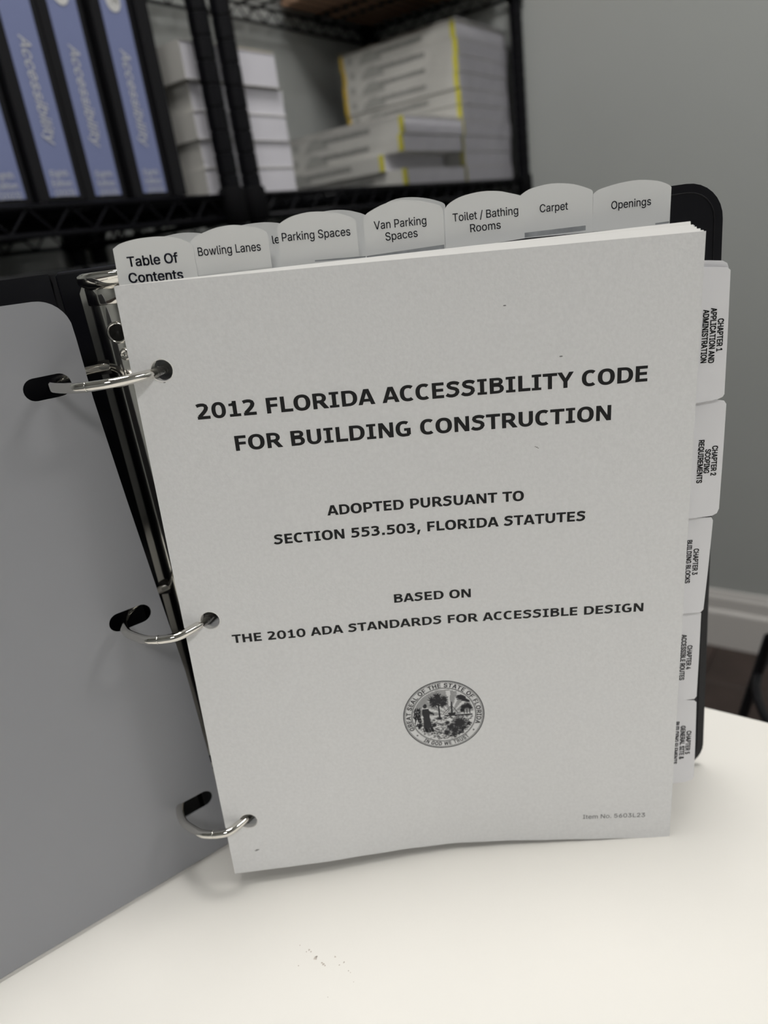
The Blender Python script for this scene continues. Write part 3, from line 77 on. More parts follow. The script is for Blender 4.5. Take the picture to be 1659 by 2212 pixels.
 'n': '205;57,113 57,0 26,0 26,190 56,190 56,144 51,144 58,159 66,172 76,181 87,187 100,191 114,192 126,191 137,189 147,184 156,178 164,170 170,160 175,149 178,135 179,120 179,0 148,0 148,118 147,131 143,143 136,152 128,159 117,163 105,165 92,163 80,159 71,151 63,141 58,129;11,12,13 10,11,13 10,13,14 2,3,4 2,4,6 6,4,5 10,14,15 9,10,15 9,15,16 8,9,16 8,16,17 7,8,30 30,8,17 30,17,18 7,30,31 29,30,18 7,31,32 28,29,18 28,18,19 6,7,32 6,32,33 27,28,19 26,27,19 6,33,34 26,19,20 2,6,35 35,6,34 25,26,20 25,20,21 24,25,21 2,35,0 24,21,22 23,24,22 2,0,1',
 'o': '208;104,-4 87,-3 72,1 58,8 46,17 36,29 28,43 22,58 18,75 17,94 18,113 22,130 28,146 36,159 46,171 58,180 72,187 87,191 104,192 120,191 136,187 149,180 161,171 171,159 180,146 186,130 189,113 191,94 189,75 186,58 180,43 171,29 161,17 149,8 136,1 120,-3 104,23 116,24 126,28 135,33 143,40 149,49 154,59 157,70 159,81 160,94 159,106 157,118 154,129 149,139 143,148 135,155 126,161 116,164 104,165 92,164 81,161 73,155 65,148 59,139 54,129 51,118 49,106 48,94 49,81 51,70 54,59 59,49 65,40 73,33 81,28 92,24;17,18,19 16,17,19 16,19,20 15,16,20 15,20,21 14,15,21 14,21,22 13,14,22 13,22,55 55,22,54 54,22,53 53,22,23 13,55,56 52,53,23 13,56,57 51,52,23 12,13,57 51,23,24 12,57,58 50,51,24 12,58,59 49,50,24 11,12,59 49,24,25 11,59,60 48,49,25 10,11,60 48,25,26 10,60,61 47,48,26 10,61,62 46,47,26 9,10,62 46,26,27 9,62,63 45,46,27 8,9,63 8,63,64 44,45,27 44,27,28 8,64,65 43,44,28 7,8,65 43,28,29 7,65,66 42,43,29 7,66,67 41,42,29 6,7,67 41,29,30 6,67,68 40,41,30 5,6,68 40,30,31 5,68,69 39,40,31 5,69,70 38,39,31 4,5,70 38,31,32 4,70,71 37,38,32 4,71,36 36,37,32 4,36,32 3,4,32 3,32,33 2,3,33 2,33,34 1,2,34 1,34,35 0,1,35',
 'p': '212;26,-71 26,190 56,190 56,160 59,160 63,166 69,173 76,180 86,186 98,191 115,192 130,191 144,187 156,180 168,171 177,160 185,146 191,131 194,113 195,94 194,75 191,58 185,42 177,29 168,17 157,8 144,1 130,-3 115,-4 99,-3 86,2 76,8 69,16 63,23 59,29 57,29 57,-71 110,23 121,24 131,28 140,33 147,40 153,48 158,58 161,70 163,82 164,95 163,108 161,120 158,131 153,140 147,149 140,156 131,161 121,164 110,165 99,164 89,161 81,156 73,149 67,141 62,131 59,120 57,108 56,95 57,81 59,69 63,58 67,48 73,39 81,32 89,27 99,24;9,10,11 8,9,11 8,11,12 0,1,2 0,2,3 8,12,13 7,8,13 6,7,13 6,13,14 5,6,14 5,14,55 55,14,15 4,5,56 56,5,55 54,55,15 4,56,57 53,54,15 4,57,58 52,53,15 0,3,4 0,4,62 62,4,61 61,4,60 60,4,59 59,4,58 52,15,16 51,52,16 50,51,16 50,16,17 49,50,17 48,49,17 48,17,18 0,62,63 47,48,18 47,18,19 0,63,64 46,47,19 0,64,65 45,46,19 45,19,20 44,45,20 0,65,66 44,20,21 43,44,21 0,66,67 0,67,35 35,67,68 42,43,21 42,21,22 35,68,69 41,42,22 41,22,23 40,41,23 35,69,70 39,40,23 35,70,34 34,70,71 0,35,36 33,34,71 39,23,24 38,39,24 33,71,72 33,72,37 37,38,24 32,33,37 32,37,24 32,24,25 31,32,25 30,31,25 30,25,26 29,30,26 29,26,27 28,29,27',
 'r': '130;26,0 26,190 56,190 56,160 58,160 65,173 76,184 85,188 96,191 107,192 115,192 122,192 122,161 115,162 109,163 103,163 91,161 80,157 70,151 63,142 58,131 57,118 57,0;8,9,10 8,10,11 8,11,12 7,8,12 0,1,2 0,2,3 6,7,12 5,6,12 4,5,15 15,5,14 14,5,12 4,15,16 13,14,12 4,16,17 0,3,4 0,4,20 20,4,19 19,4,18 18,4,17 0,20,21 0,21,22',
 's': '182;91,-4 78,-3 67,-2 56,2 46,6 38,12 31,19 25,27 21,37 18,47 47,53 53,40 62,30 75,25 91,23 103,24 113,26 122,31 131,40 134,51 132,60 127,68 118,74 106,78 75,85 59,90 46,96 36,104 29,113 25,124 23,137 24,147 27,157 33,166 39,173 48,180 58,185 69,189 81,191 94,192 106,192 117,190 127,186 140,179 149,170 157,158 162,145 134,139 129,149 121,158 110,164 94,166 78,164 65,158 57,150 54,139 56,129 62,122 72,116 86,111 115,105 131,100 143,93 153,86 160,76 164,66 166,53 165,43 161,33 156,24 149,16 140,9 130,3 118,-1 105,-3;38,39,40 38,40,41 37,38,41 37,41,42 36,37,42 36,42,43 35,36,43 34,35,43 34,43,44 33,34,44 33,44,51 51,44,50 50,44,45 32,33,52 52,33,51 32,52,53 49,50,45 32,53,54 48,49,45 48,45,46 31,32,54 31,54,55 47,48,46 30,31,55 30,55,56 29,30,56 29,56,57 28,29,57 28,57,58 28,58,59 27,28,59 27,59,60 27,60,61 26,27,61 26,61,62 25,26,62 25,62,63 24,25,63 24,63,64 23,24,64 22,23,64 22,64,65 21,22,65 20,21,65 20,65,66 19,20,66 9,10,11 19,66,67 18,19,67 8,9,11 18,67,68 8,11,12 17,18,68 7,8,12 17,68,69 16,17,69 7,12,13 6,7,13 15,16,69 6,13,14 14,15,69 14,69,70 6,14,70 5,6,70 5,70,71 4,5,71 4,71,72 3,4,72 3,72,73 2,3,73 2,73,74 1,2,74 0,1,74',
 't': '114;102,190 102,164 3,164 3,190 32,236 63,236 63,49 64,38 68,31 75,26 85,25 93,26 101,27 107,1 102,0 96,-1 90,-2 84,-2 69,-1 56,4 46,11 38,20 34,32 32,46;2,3,0 2,0,1 23,4,5 23,5,6 23,6,7 22,23,7 22,7,8 21,22,8 21,8,9 11,12,13 21,9,10 10,11,13 21,10,13 20,21,13 19,20,13 18,19,13 18,13,14 18,14,15 17,18,15 17,15,16',
 'w': '284;69,0 11,190 44,190 67,107 70,95 73,82 77,68 80,54 84,38 88,21 82,21 86,37 89,53 93,67 96,81 100,94 103,107 126,190 158,190 181,107 184,95 187,82 191,68 194,53 198,37 201,21 196,21 199,37 203,53 206,68 210,81 213,95 217,107 240,190 272,190 215,0 184,0 159,86 152,112 149,126 145,140 138,169 145,169 138,140 131,112 128,99 124,86 99,0;0,1,2 0,2,3 16,17,41 41,17,18 41,18,42 42,18,19 32,33,34 32,34,35 16,41,43 43,41,40 43,42,40 40,42,19 16,43,44 39,40,19 38,39,19 16,44,45 37,38,19 0,3,4 15,16,45 37,19,20 31,32,35 15,45,46 0,4,5 37,20,21 30,31,35 14,15,46 14,46,47 36,37,21 0,5,6 36,21,22 13,14,47 29,30,35 0,6,7 36,22,23 28,29,35 12,13,47 0,7,8 11,12,47 36,23,24 27,28,35 0,8,10 10,8,9 10,11,47 36,24,26 26,24,25 26,27,35 0,10,47 36,26,35',
 'y': '195;24,-69 31,-43 36,-44 44,-45 52,-44 59,-42 65,-37 71,-29 75,-18 81,-1 9,190 42,190 83,78 87,66 90,55 93,43 96,32 100,21 103,10 92,10 95,21 98,32 101,43 104,55 108,66 112,78 153,190 186,190 102,-29 96,-43 88,-54 80,-62 70,-68 58,-71 46,-73 39,-72 32,-72 27,-70;9,10,11 9,11,12 25,26,27 25,27,28 9,12,13 24,25,28 9,13,14 23,24,18 18,24,28 9,14,15 22,23,18 9,15,16 21,22,18 9,16,20 20,16,17 20,21,17 17,21,18 9,20,19 9,19,18 9,18,28 8,9,28 7,8,28 6,7,28 6,28,29 5,6,29 4,5,29 0,1,2 4,29,30 0,2,3 3,4,30 0,3,30 0,30,31 0,31,32 0,32,33 37,0,33 36,37,33 36,33,35 35,33,34',
 " ": "94;;"}

# ---------------------------------------------------------------- helpers
def mat(name, col, rough=0.6, metal=0.0, spec=0.5, noise=None, bump=None, **kw):
    """procedural material; noise=(scale, amount) varies colour, bump=(scale, strength)"""
    m = bpy.data.materials.new(name); m.use_nodes = True
    nt = m.node_tree; b = nt.nodes['Principled BSDF']
    b.inputs['Base Color'].default_value = (*col, 1); b.inputs['Roughness'].default_value = rough
    b.inputs['Metallic'].default_value = metal; b.inputs['Specular IOR Level'].default_value = spec
    for k, v in kw.items(): b.inputs[k.replace('_', ' ')].default_value = v
    tc = nt.nodes.new('ShaderNodeTexCoord')
    if noise:
        n = nt.nodes.new('ShaderNodeTexNoise'); n.inputs['Scale'].default_value = noise[0]; n.inputs['Detail'].default_value = 6
        nt.links.new(tc.outputs['Object'], n.inputs['Vector'])
        r = nt.nodes.new('ShaderNodeMapRange'); r.inputs['From Min'].default_value = 0.3; r.inputs['From Max'].default_value = 0.7
        r.inputs['To Min'].default_value = 1 - noise[1]; r.inputs['To Max'].default_value = 1 + noise[1]
        nt.links.new(n.outputs['Fac'], r.inputs['Value'])
        mx = nt.nodes.new('ShaderNodeVectorMath'); mx.operation = 'SCALE'; mx.inputs[0].default_value = col
        nt.links.new(r.outputs[0], mx.inputs['Scale']); nt.links.new(mx.outputs[0], b.inputs['Base Color'])
    if bump:
        n = nt.nodes.new('ShaderNodeTexNoise'); n.inputs['Scale'].default_value = bump[0]; n.inputs['Detail'].default_value = 8
        nt.links.new(tc.outputs['Object'], n.inputs['Vector'])
        bp = nt.nodes.new('ShaderNodeBump'); bp.inputs['Strength'].default_value = bump[1]; bp.inputs['Distance'].default_value = bump[2] if len(bump) > 2 else 0.0004
        nt.links.new(n.outputs['Fac'], bp.inputs['Height']); nt.links.new(bp.outputs[0], b.inputs['Normal'])
    return m

def emit(name, col, s):
    m = bpy.data.materials.new(name); m.use_nodes = True; nt = m.node_tree; nt.nodes.clear()
    e = nt.nodes.new('ShaderNodeEmission'); e.inputs[0].default_value = (*col, 1); e.inputs[1].default_value = s
    o = nt.nodes.new('ShaderNodeOutputMaterial'); nt.links.new(e.outputs[0], o.inputs[0]); return m

class G:
    """collects polygons in mm"""
    def __init__(s): s.v = []; s.f = []
    def add(s, vs_, fs): n = len(s.v); s.v += [tuple(p) for p in vs_]; s.f += [tuple(i + n for i in f) for f in fs]; return s
    def box(s, x0, x1, y0, y1, z0, z1):
        return s.add([(x0, y0, z0), (x1, y0, z0), (x1, y1, z0), (x0, y1, z0), (x0, y0, z1), (x1, y0, z1), (x1, y1, z1), (x0, y1, z1)],
                     [(0, 3, 2, 1), (4, 5, 6, 7), (0, 1, 5, 4), (1, 2, 6, 5), (2, 3, 7, 6), (3, 0, 4, 7)])
    def tube(s, pts, r, n=10, closed=False, caps=True, flat=1.0):
        P = [Vector(p) for p in pts]; N = len(P); rings = []; prev = None
        for i, p in enumerate(P):
            a = P[(i - 1) % N] if (closed or i) else p; b = P[(i + 1) % N] if (closed or i < N - 1) else p
            t = (b - a).normalized()
            ref = Vector((0, 0, 1)) if abs(t.z) < 0.95 else Vector((1, 0, 0))
            u = t.cross(ref).normalized()
            if prev is not None and u.dot(prev) < 0: u = -u
            prev = u; w = u.cross(t).normalized()
            rr = r[i] if isinstance(r, (list, tuple)) else r
            rings.append([p + u * math.cos(2 * PI * k / n) * rr + w * math.sin(2 * PI * k / n) * rr * flat for k in range(n)])
        vs_ = [q for g in rings for q in g]; fs = []
        for i in range(N if closed else N - 1):
            j = (i + 1) % N
            for k in range(n): fs.append((i * n + k, i * n + (k + 1) % n, j * n + (k + 1) % n, j * n + k))
        if caps and not closed: fs += [tuple(range(n))[::-1], tuple((N - 1) * n + k for k in range(n))]
        return s.add(vs_, fs)
    def lathe(s, prof, n=20, c=(0, 0, 0), axis='z'):
        vs_ = []
        for r, h in prof:
            for k in range(n):
                a = 2 * PI * k / n; x, y = r * math.cos(a), r * math.sin(a)
                q = (x, y, h) if axis == 'z' else ((x, h, y) if axis == 'y' else (h, x, y))
                vs_.append((q[0] + c[0], q[1] + c[1], q[2] + c[2]))
        fs = [(i * n + k, i * n + (k + 1) % n, (i + 1) * n + (k + 1) % n, (i + 1) * n + k) for i in range(len(prof) - 1) for k in range(n)]
        fs += [tuple(range(n))[::-1], tuple((len(prof) - 1) * n + k for k in range(n))]
        return s.add(vs_, fs)
    def extrude(s, poly, z0, z1):
        n = len(poly)
        vs_ = [(x, y, z0) for x, y in poly] + [(x, y, z1) for x, y in poly]
        fs = [tuple(range(n))[::-1], tuple(range(n, 2 * n))] + [(i, (i + 1) % n, n + (i + 1) % n, n + i) for i in range(n)]
        return s.add(vs_, fs)

def obj(name, g, m, parent=None, rel=(0, 0, 0), smooth=False, fix=False):
    """one mesh object; rel is subtracted from the vertices (mm) so that they are local to the parent or to the object itself"""
    me = bpy.data.meshes.new(name)
    me.from_pydata([((v[0] - rel[0]) / 1000, (v[1] - rel[1]) / 1000, (v[2] - rel[2]) / 1000) for v in g.v], [], g.f)
    if fix:
        bm = bmesh.new(); bm.from_mesh(me); bmesh.ops.remove_doubles(bm, verts=bm.verts, dist=1e-6)
        bmesh.ops.recalc_face_normals(bm, faces=bm.faces); bm.to_mesh(me); bm.free()
    me.update()
    if smooth:
        for p in me.polygons: p.use_smooth = True
    o = bpy.data.objects.new(name, me); C0.objects.link(o); me.materials.append(m)
    if parent: o.parent = parent
    else: o.location = (rel[0] / 1000, rel[1] / 1000, (rel[2] + TZ) / 1000)
    return o

def bevel(o, w, seg=2, ang=30):
    b = o.modifiers.new('bevel', 'BEVEL'); b.width = w / 1000; b.segments = seg; b.limit_method = 'ANGLE'; b.angle_limit = math.radians(ang); return o
def solid(o, t, off=0.0):
    s = o.modifiers.new('solidify', 'SOLIDIFY'); s.thickness = t / 1000; s.offset = off; return o
def tag(o, label, cat, group=None):
    o['label'] = label; o['category'] = cat
    if group: o['group'] = group
    return o
def thing(name, label, cat, at=(0, 0, 0), rot=0.0, group=None):
    o = bpy.data.objects.new(name, None); C0.objects.link(o); o.empty_display_size = 0.05
    o.location = (at[0] / 1000, at[1] / 1000, (at[2] + TZ) / 1000); o.rotation_euler = (0, 0, rot)
    return tag(o, label, cat, group)
def struct(o): o['kind'] = 'structure'; return o
def room(x, y, z=0):            # room axes (x towards wall_right, y towards wall_back) -> world mm
    c, s = math.cos(ROT), math.sin(ROT)
    return (RP[0] + c * x - s * y, RP[1] + s * x + c * y, z)
def put_room(o, x, y, z=0):     # an object whose mesh is in room axes around its own origin
    p = room(x, y, z); o.location = (p[0] / 1000, p[1] / 1000, (p[2] + TZ) / 1000); o.rotation_euler = (0, 0, ROT); return o
def copy_tree(o, parent=None):
    c = o.copy(); C0.objects.link(c)
    if parent: c.parent = parent
    for ch in [k for k in bpy.data.objects if k.parent == o]: copy_tree(ch, c)
    return c

# ---------------------------------------------------------------- materials
M = dict(
    wall=mat('wall_paint', (0.44, 0.458, 0.448), 0.85, bump=(900, 0.15), noise=(3, 0.02)),
    ceiling=mat('ceiling_white', (0.78, 0.78, 0.76), 0.9, bump=(300, 0.2)),
    trim=mat('trim_paint', (0.68, 0.66, 0.64), 0.45),
    plank=mat('floor_wood', (0.052, 0.036, 0.031), 0.5, noise=(9, 0.35), bump=(60, 0.15)),
    sub=mat('floor_base', (0.03, 0.024, 0.022), 0.8, noise=(20, 0.2)),
    laminate=mat('table_laminate', (0.86, 0.84, 0.795), 0.42, spec=0.4, noise=(14, 0.012), bump=(500, 0.03)),
    edge=mat('table_edge', (0.62, 0.61, 0.59), 0.5, noise=(60, 0.03)),
    leg=mat('table_leg', (0.6, 0.6, 0.6), 0.35, metal=0.6),
    vinyl=mat('black_vinyl', (0.005, 0.005, 0.008), 0.3, spec=0.36, bump=(1400, 0.12, 0.0002)),
    vinyl2=mat('black_vinyl_crease', (0.005, 0.005, 0.007), 0.6, spec=0.25),
    lifter=mat('grey_plastic', (0.315, 0.322, 0.345), 0.5, spec=0.35, noise=(6, 0.02), bump=(2500, 0.06, 0.0001)),
    chrome=mat('chrome', (0.74, 0.72, 0.68), 0.07, metal=1.0),
    steel=mat('dull_chrome', (0.42, 0.40, 0.37), 0.16, metal=1.0),
    hole=mat('rivet_hollow', (0.012, 0.011, 0.01), 0.5),
    paper=mat('title_paper', (0.805, 0.81, 0.82), 0.85, spec=0.2, noise=(700, 0.03), bump=(1100, 0.3, 0.0002)),
    paper2=mat('white_paper', (0.80, 0.79, 0.775), 0.8, spec=0.2, noise=(300, 0.015)),
    paper3=mat('lit_paper', (0.90, 0.895, 0.88), 0.8, spec=0.2),  # paler than the other papers: light glowing through sheet tops is painted in
    tab=mat('tab_card', (0.80, 0.81, 0.81), 0.6, spec=0.3, bump=(500, 0.12, 0.0002)),
    tab2=mat('chapter_tab_card', (0.83, 0.83, 0.86), 0.5, spec=0.35, bump=(300, 0.12, 0.0002)),
    strip=mat('tab_strip', (0.33, 0.345, 0.36), 0.3, spec=0.5, noise=(200, 0.25)),
    ink=mat('black_ink', (0.012, 0.012, 0.013), 0.6, spec=0.3),
    ink2=mat('blue_black_ink', (0.018, 0.02, 0.035), 0.6, spec=0.3),
    ink3=mat('grey_ink', (0.20, 0.20, 0.205), 0.7, spec=0.2),
    ink5=mat('dark_grey_ink', (0.09, 0.09, 0.095), 0.7, spec=0.2),
    ink4=mat('seal_ink', (0.045, 0.045, 0.05), 0.7, spec=0.2),
    smudge=mat('smudge', (0.55, 0.50, 0.45), 0.7, noise=(900, 0.15)),
    epoxy=mat('black_epoxy', (0.004, 0.004, 0.006), 0.4, spec=0.16),
    blue=mat('blue_insert', (0.185, 0.217, 0.395), 0.42, noise=(3, 0.05)),
    blue2=mat('blue_side_insert', (0.055, 0.065, 0.20), 0.42),
    silver=mat('silver_print', (0.62, 0.62, 0.62), 0.5),
    white_book=mat('book_cover_white', (0.66, 0.65, 0.62), 0.5, noise=(8, 0.02)),
    pages=mat('page_edges', (0.66, 0.65, 0.71), 0.85, noise=(6, 0.06)),
    cream=mat('cream_card', (0.70, 0.60, 0.44), 0.7),
    yellow=mat('yellow_band', (0.72, 0.66, 0.03), 0.5),
    amber=mat('amber_band', (0.74, 0.50, 0.02), 0.5),
    greyprint=mat('grey_print', (0.26, 0.26, 0.25), 0.6),
    greyprint2=mat('pale_grey_print', (0.42, 0.42, 0.40), 0.6),
    kraft=mat('kraft_cardboard', (0.50, 0.31, 0.20), 0.8, noise=(12, 0.06)),
    tape=mat('brown_tape', (0.36, 0.22, 0.13), 0.35),
    matt=mat('matt_black', (0.004, 0.004, 0.005), 0.8, spec=0.1),
    bin=mat('black_fibre', (0.007, 0.008, 0.010), 0.6, bump=(400, 0.2)),
    label=mat('label_card', (0.05, 0.05, 0.06), 0.6),
    chair=mat('chair_plastic', (0.008, 0.008, 0.010), 0.4),
    mesh=mat('chair_fabric', (0.012, 0.012, 0.016), 0.9, bump=(900, 0.4)),
    fixture=mat('fixture_white', (0.7, 0.7, 0.7), 0.5),
    panel=emit('panel_light', (1.0, 0.98, 0.945), PANEL_POWER),
)
def film_material():
    m = bpy.data.materials.new('clear_film'); m.use_nodes = True; nt = m.node_tree; nt.nodes.clear()
    t = nt.nodes.new('ShaderNodeBsdfTransparent'); g = nt.nodes.new('ShaderNodeBsdfGlossy'); g.inputs['Roughness'].default_value = 0.16
    fr = nt.nodes.new('ShaderNodeFresnel'); fr.inputs['IOR'].default_value = 1.4
    ml = nt.nodes.new('ShaderNodeMath'); ml.operation = 'MULTIPLY'; ml.inputs[1].default_value = 1.0
    mx = nt.nodes.new('ShaderNodeMixShader'); o = nt.nodes.new('ShaderNodeOutputMaterial')
    tc = nt.nodes.new('ShaderNodeTexCoord'); n = nt.nodes.new('ShaderNodeTexNoise'); n.inputs['Scale'].default_value = 22; n.inputs['Detail'].default_value = 3
    bp = nt.nodes.new('ShaderNodeBump'); bp.inputs['Strength'].default_value = 0.9; bp.inputs['Distance'].default_value = 0.012
    nt.links.new(tc.outputs['Object'], n.inputs['Vector']); nt.links.new(n.outputs['Fac'], bp.inputs['Height'])
    nt.links.new(bp.outputs[0], g.inputs['Normal']); nt.links.new(fr.outputs[0], ml.inputs[0]); nt.links.new(ml.outputs[0], mx.inputs[0])
    nt.links.new(t.outputs[0], mx.inputs[1]); nt.links.new(g.outputs[0], mx.inputs[2]); nt.links.new(mx.outputs[0], o.inputs[0]); return m
M['film'] = film_material()

# ---------------------------------------------------------------- lettering
_gc = {}
def glyph(ch):
    if ch not in _gc:
        a, p, t = GLYPHS[ch].split(';')
        _gc[ch] = (int(a) / 500, [tuple(int(q) / 500 for q in k.split(',')) for k in p.split()], [tuple(int(q) for q in k.split(',')) for k in t.split()])
    return _gc[ch]
def sans(s, bold=0.0, track=0.0):
    """2-D triangles of a line of plain sans lettering; cap height 1"""
    V = []; F = []; x = 0
    for ch in s:
        a, p, t = glyph(ch)
        for dx in ((-bold, 0, bold) if bold else (0,)):
            for dy in ((-bold * 0.7, bold * 0.7) if bold else (0,)):
                n = len(V); V += [((q[0] + x + dx) / 0.509, (q[1] + dy) / 0.509) for q in p]; F += [tuple(i + n for i in k) for k in t]
        x += a + track
    return V, F

# heavy wide capitals, drawn with an elliptical pen (units: 1000 per em, capitals 727 high)
def pen(pts, wx=205, wy=140, closed=False):
    N = len(pts); L = []; R_ = []
    for i in range(N):
        a = pts[(i - 1) % N] if (closed or i) else pts[i]; b = pts[(i + 1) % N] if (closed or i < N - 1) else pts[i]
        dx, dy = b[0] - a[0], b[1] - a[1]; l = math.hypot(dx, dy); nx, ny = -dy / l, dx / l
        L.append((pts[i][0] + nx * wx / 2, pts[i][1] + ny * wy / 2)); R_.append((pts[i][0] - nx * wx / 2, pts[i][1] - ny * wy / 2))
    V = L + R_; F = [(i, (i + 1) % N, N + (i + 1) % N, N + i) for i in range(N if closed else N - 1)]
    return V, F
def arc(cx, cy, rx, ry, a0, a1, n=22):
    out = []
    for i in range(n + 1):
        a = math.radians(a0 + (a1 - a0) * i / n); c, s = math.cos(a), math.sin(a); e = 0.86
        out.append((cx + rx * math.copysign(abs(c) ** e, c), cy + ry * math.copysign(abs(s) ** e, s)))
    return out
def rc(x0, y0, x1, y1): return [(x0, y0), (x1, y0), (x1, y1), (x0, y1)], [(0, 1, 2, 3)]
def pg(*p): return list(p), [tuple(range(len(p)))]
def bowl(xl, xr, y0, y1, wy=136, wx=200, xm=None):
    rx = min(xr - xl - 20, (y1 - y0) * 0.75); cx = xr - rx
    return pen([(xl, y1)] + arc(cx, (y0 + y1) / 2, rx, (y1 - y0) / 2, 90, -90, 16) + [(xl, y0)], wx, wy)
HEAVY = {
 'A': (776, [pg((-4, 0), (190, 0), (395, 560), (395, 727), (268, 727)), pg((780, 0), (582, 0), (381, 560), (381, 727), (508, 727)), rc(170, 140, 606, 270)]),
 'B': (762, [rc(75, 0, 262, 727), bowl(200, 590, 434, 665, 124, 178), bowl(200, 628, 64, 376, 128, 190)]),
 'C': (724, [pen(arc(412, 363, 277, 307, 52, 308, 30), 200, 145)]),
 'D': (830, [rc(75, 0, 265, 727), pen([(200, 660), (330, 660)] + arc(380, 363, 315, 296, 80, -80, 20) + [(330, 67), (200, 67)], 200, 134)]),
 'E': (683, [rc(75, 0, 265, 727), rc(75, 0, 620, 138), rc(75, 590, 620, 727), rc(75, 305, 590, 440)]),
 'F': (650, [rc(75, 0, 265, 727), rc(75, 590, 606, 727), rc(75, 290, 580, 425)]),
 'G': (811, [pen(arc(420, 363, 285, 307, 55, 290, 28), 205, 145), pen([(500, 58), (590, 66), (660, 92)], 190, 140), rc(552, 70, 740, 390), rc(430, 260, 740, 390)]),
 'H': (837, [rc(75, 0, 265, 727), rc(572, 0, 762, 727), rc(200, 305, 640, 445)]),
 'I': (546, [rc(178, 0, 368, 727), rc(55, 0, 491, 118), rc(55, 609, 491, 727)]),
 'L': (637, [rc(75, 0, 265, 727), rc(75, 0, 630, 140)]),
 'N': (846, [rc(75, 0, 250, 727), rc(596, 0, 771, 727), pg((75, 727), (285, 727), (771, 0), (560, 0))]),
 'O': (850, [pen(arc(425, 363, 285, 307, 0, 354, 40), 205, 142, True)]),
 'P': (733, [rc(75, 0, 265, 727), bowl(200, 612, 302, 661, 132, 195)]),
 'R': (782, [rc(75, 0, 265, 727), bowl(200, 600, 330, 661, 132, 190), pg((330, 300), (560, 330), (805, 0), (570, 0))]),
 'S': (710, [pen([(622, 590), (540, 640), (440, 664), (350, 668), (255, 655), (175, 612), (155, 545), (190, 475), (280, 430), (380, 405), (480, 370), (545, 310), (555, 225), (500, 130), (400, 78), (300, 62), (190, 72), (110, 105), (50, 145)], 190, 150)]),
 'T': (682, [rc(246, 0, 436, 727), rc(8, 590, 674, 727)]),
 'U': (812, [pen([(165, 727), (165, 400)] + arc(406, 300, 241, 238, 180, 360, 22) + [(647, 400), (647, 727)], 190, 140)]),
 'Y': (737, [rc(274, 0, 463, 330), pg((-8, 727), (205, 727), (463, 290), (463, 200), (274, 200), (274, 290)), pg((745, 727), (535, 727), (274, 290), (274, 200), (463, 200), (463, 290))]),
 '0': (711, [pen(arc(355, 363, 235, 308, 0, 354, 34), 185, 140, True)]),
 '1': (711, [rc(290, 0, 475, 727), rc(120, 0, 640, 128), pg((120, 500), (120, 612), (230, 622), (292, 655), (320, 727), (475, 727), (475, 500))]),
 '2': (711, [rc(60, 0, 650, 142), pen([(75, 625), (180, 658), (290, 668), (390, 660), (480, 615), (508, 530), (480, 440), (400, 340), (290, 240), (150, 118)], 195, 146)]),
 '3': (711, [pen([(75, 625), (180, 655), (290, 668), (400, 660), (500, 615), (515, 535), (460, 450), (370, 412), (240, 405)], 190, 140), pen([(240, 395), (400, 385), (510, 330), (550, 225), (500, 130), (400, 80), (290, 62), (170, 72), (60, 110)], 195, 146)]),
 '5': (711, [rc(110, 592, 620, 727), rc(110, 360, 285, 727), pen([(110, 405), (220, 428), (330, 430), (440, 410), (530, 340), (548, 240), (500, 135), (400, 80), (290, 62), (170, 72), (65, 108)], 195, 142)]),
 '.': (361, [rc(75, 0, 275, 185)]), ',': (361, [pg((110, 180), (300, 180), (160, -170), (30, -170))]), ' ': (342, []),
}
def heavy(s, bold=0, track=0):
    V = []; F = []; x = 0
    for ch in s:
        a, parts = HEAVY[ch]
        for p, f in parts:
            n = len(V); V += [((q[0] + x) / 727, q[1] / 727) for q in p]; F += [tuple(i + n for i in k) for k in f]
        x += a + track
    return V, F

# ---------------------------------------------------------------- the loose-leaf frame: u right, v down in mm from the title page's top left corner
PO = Vector((12.034, 6.402, 287.888)); PU = Vector((0.999072, -0.000988, -0.043059)); PV = Vector((-0.043071, -0.022912, -0.998809))
BX = [-40, 0, 21, 44, 67, 88, 110, 135, 160, 183, 216, 260]; BY = [0, 0, .14, .32, .62, .87, 1, .85, .58, .33, 0, 0]
def bow(u, v):
    for i in range(len(BX) - 1):
        if u <= BX[i + 1]:
            t = (u - BX[i]) / (BX[i + 1] - BX[i]); t = t * t * (3 - 2 * t) * 0.35 + t * 0.65
            k = BY[i] + (BY[i + 1] - BY[i]) * t; break
    else: k = 0
    return k * (1.5 + 6 * (min(max(v, 0), 280) / 279.4) ** 2)
def leaf(u, v, off): p = PO + PU * u + PV * v; return (p.x, p.y + off + bow(u, v), p.z)
HU = 11.5; HV = (31.7, 138.9, 248.2); HR = 4.1
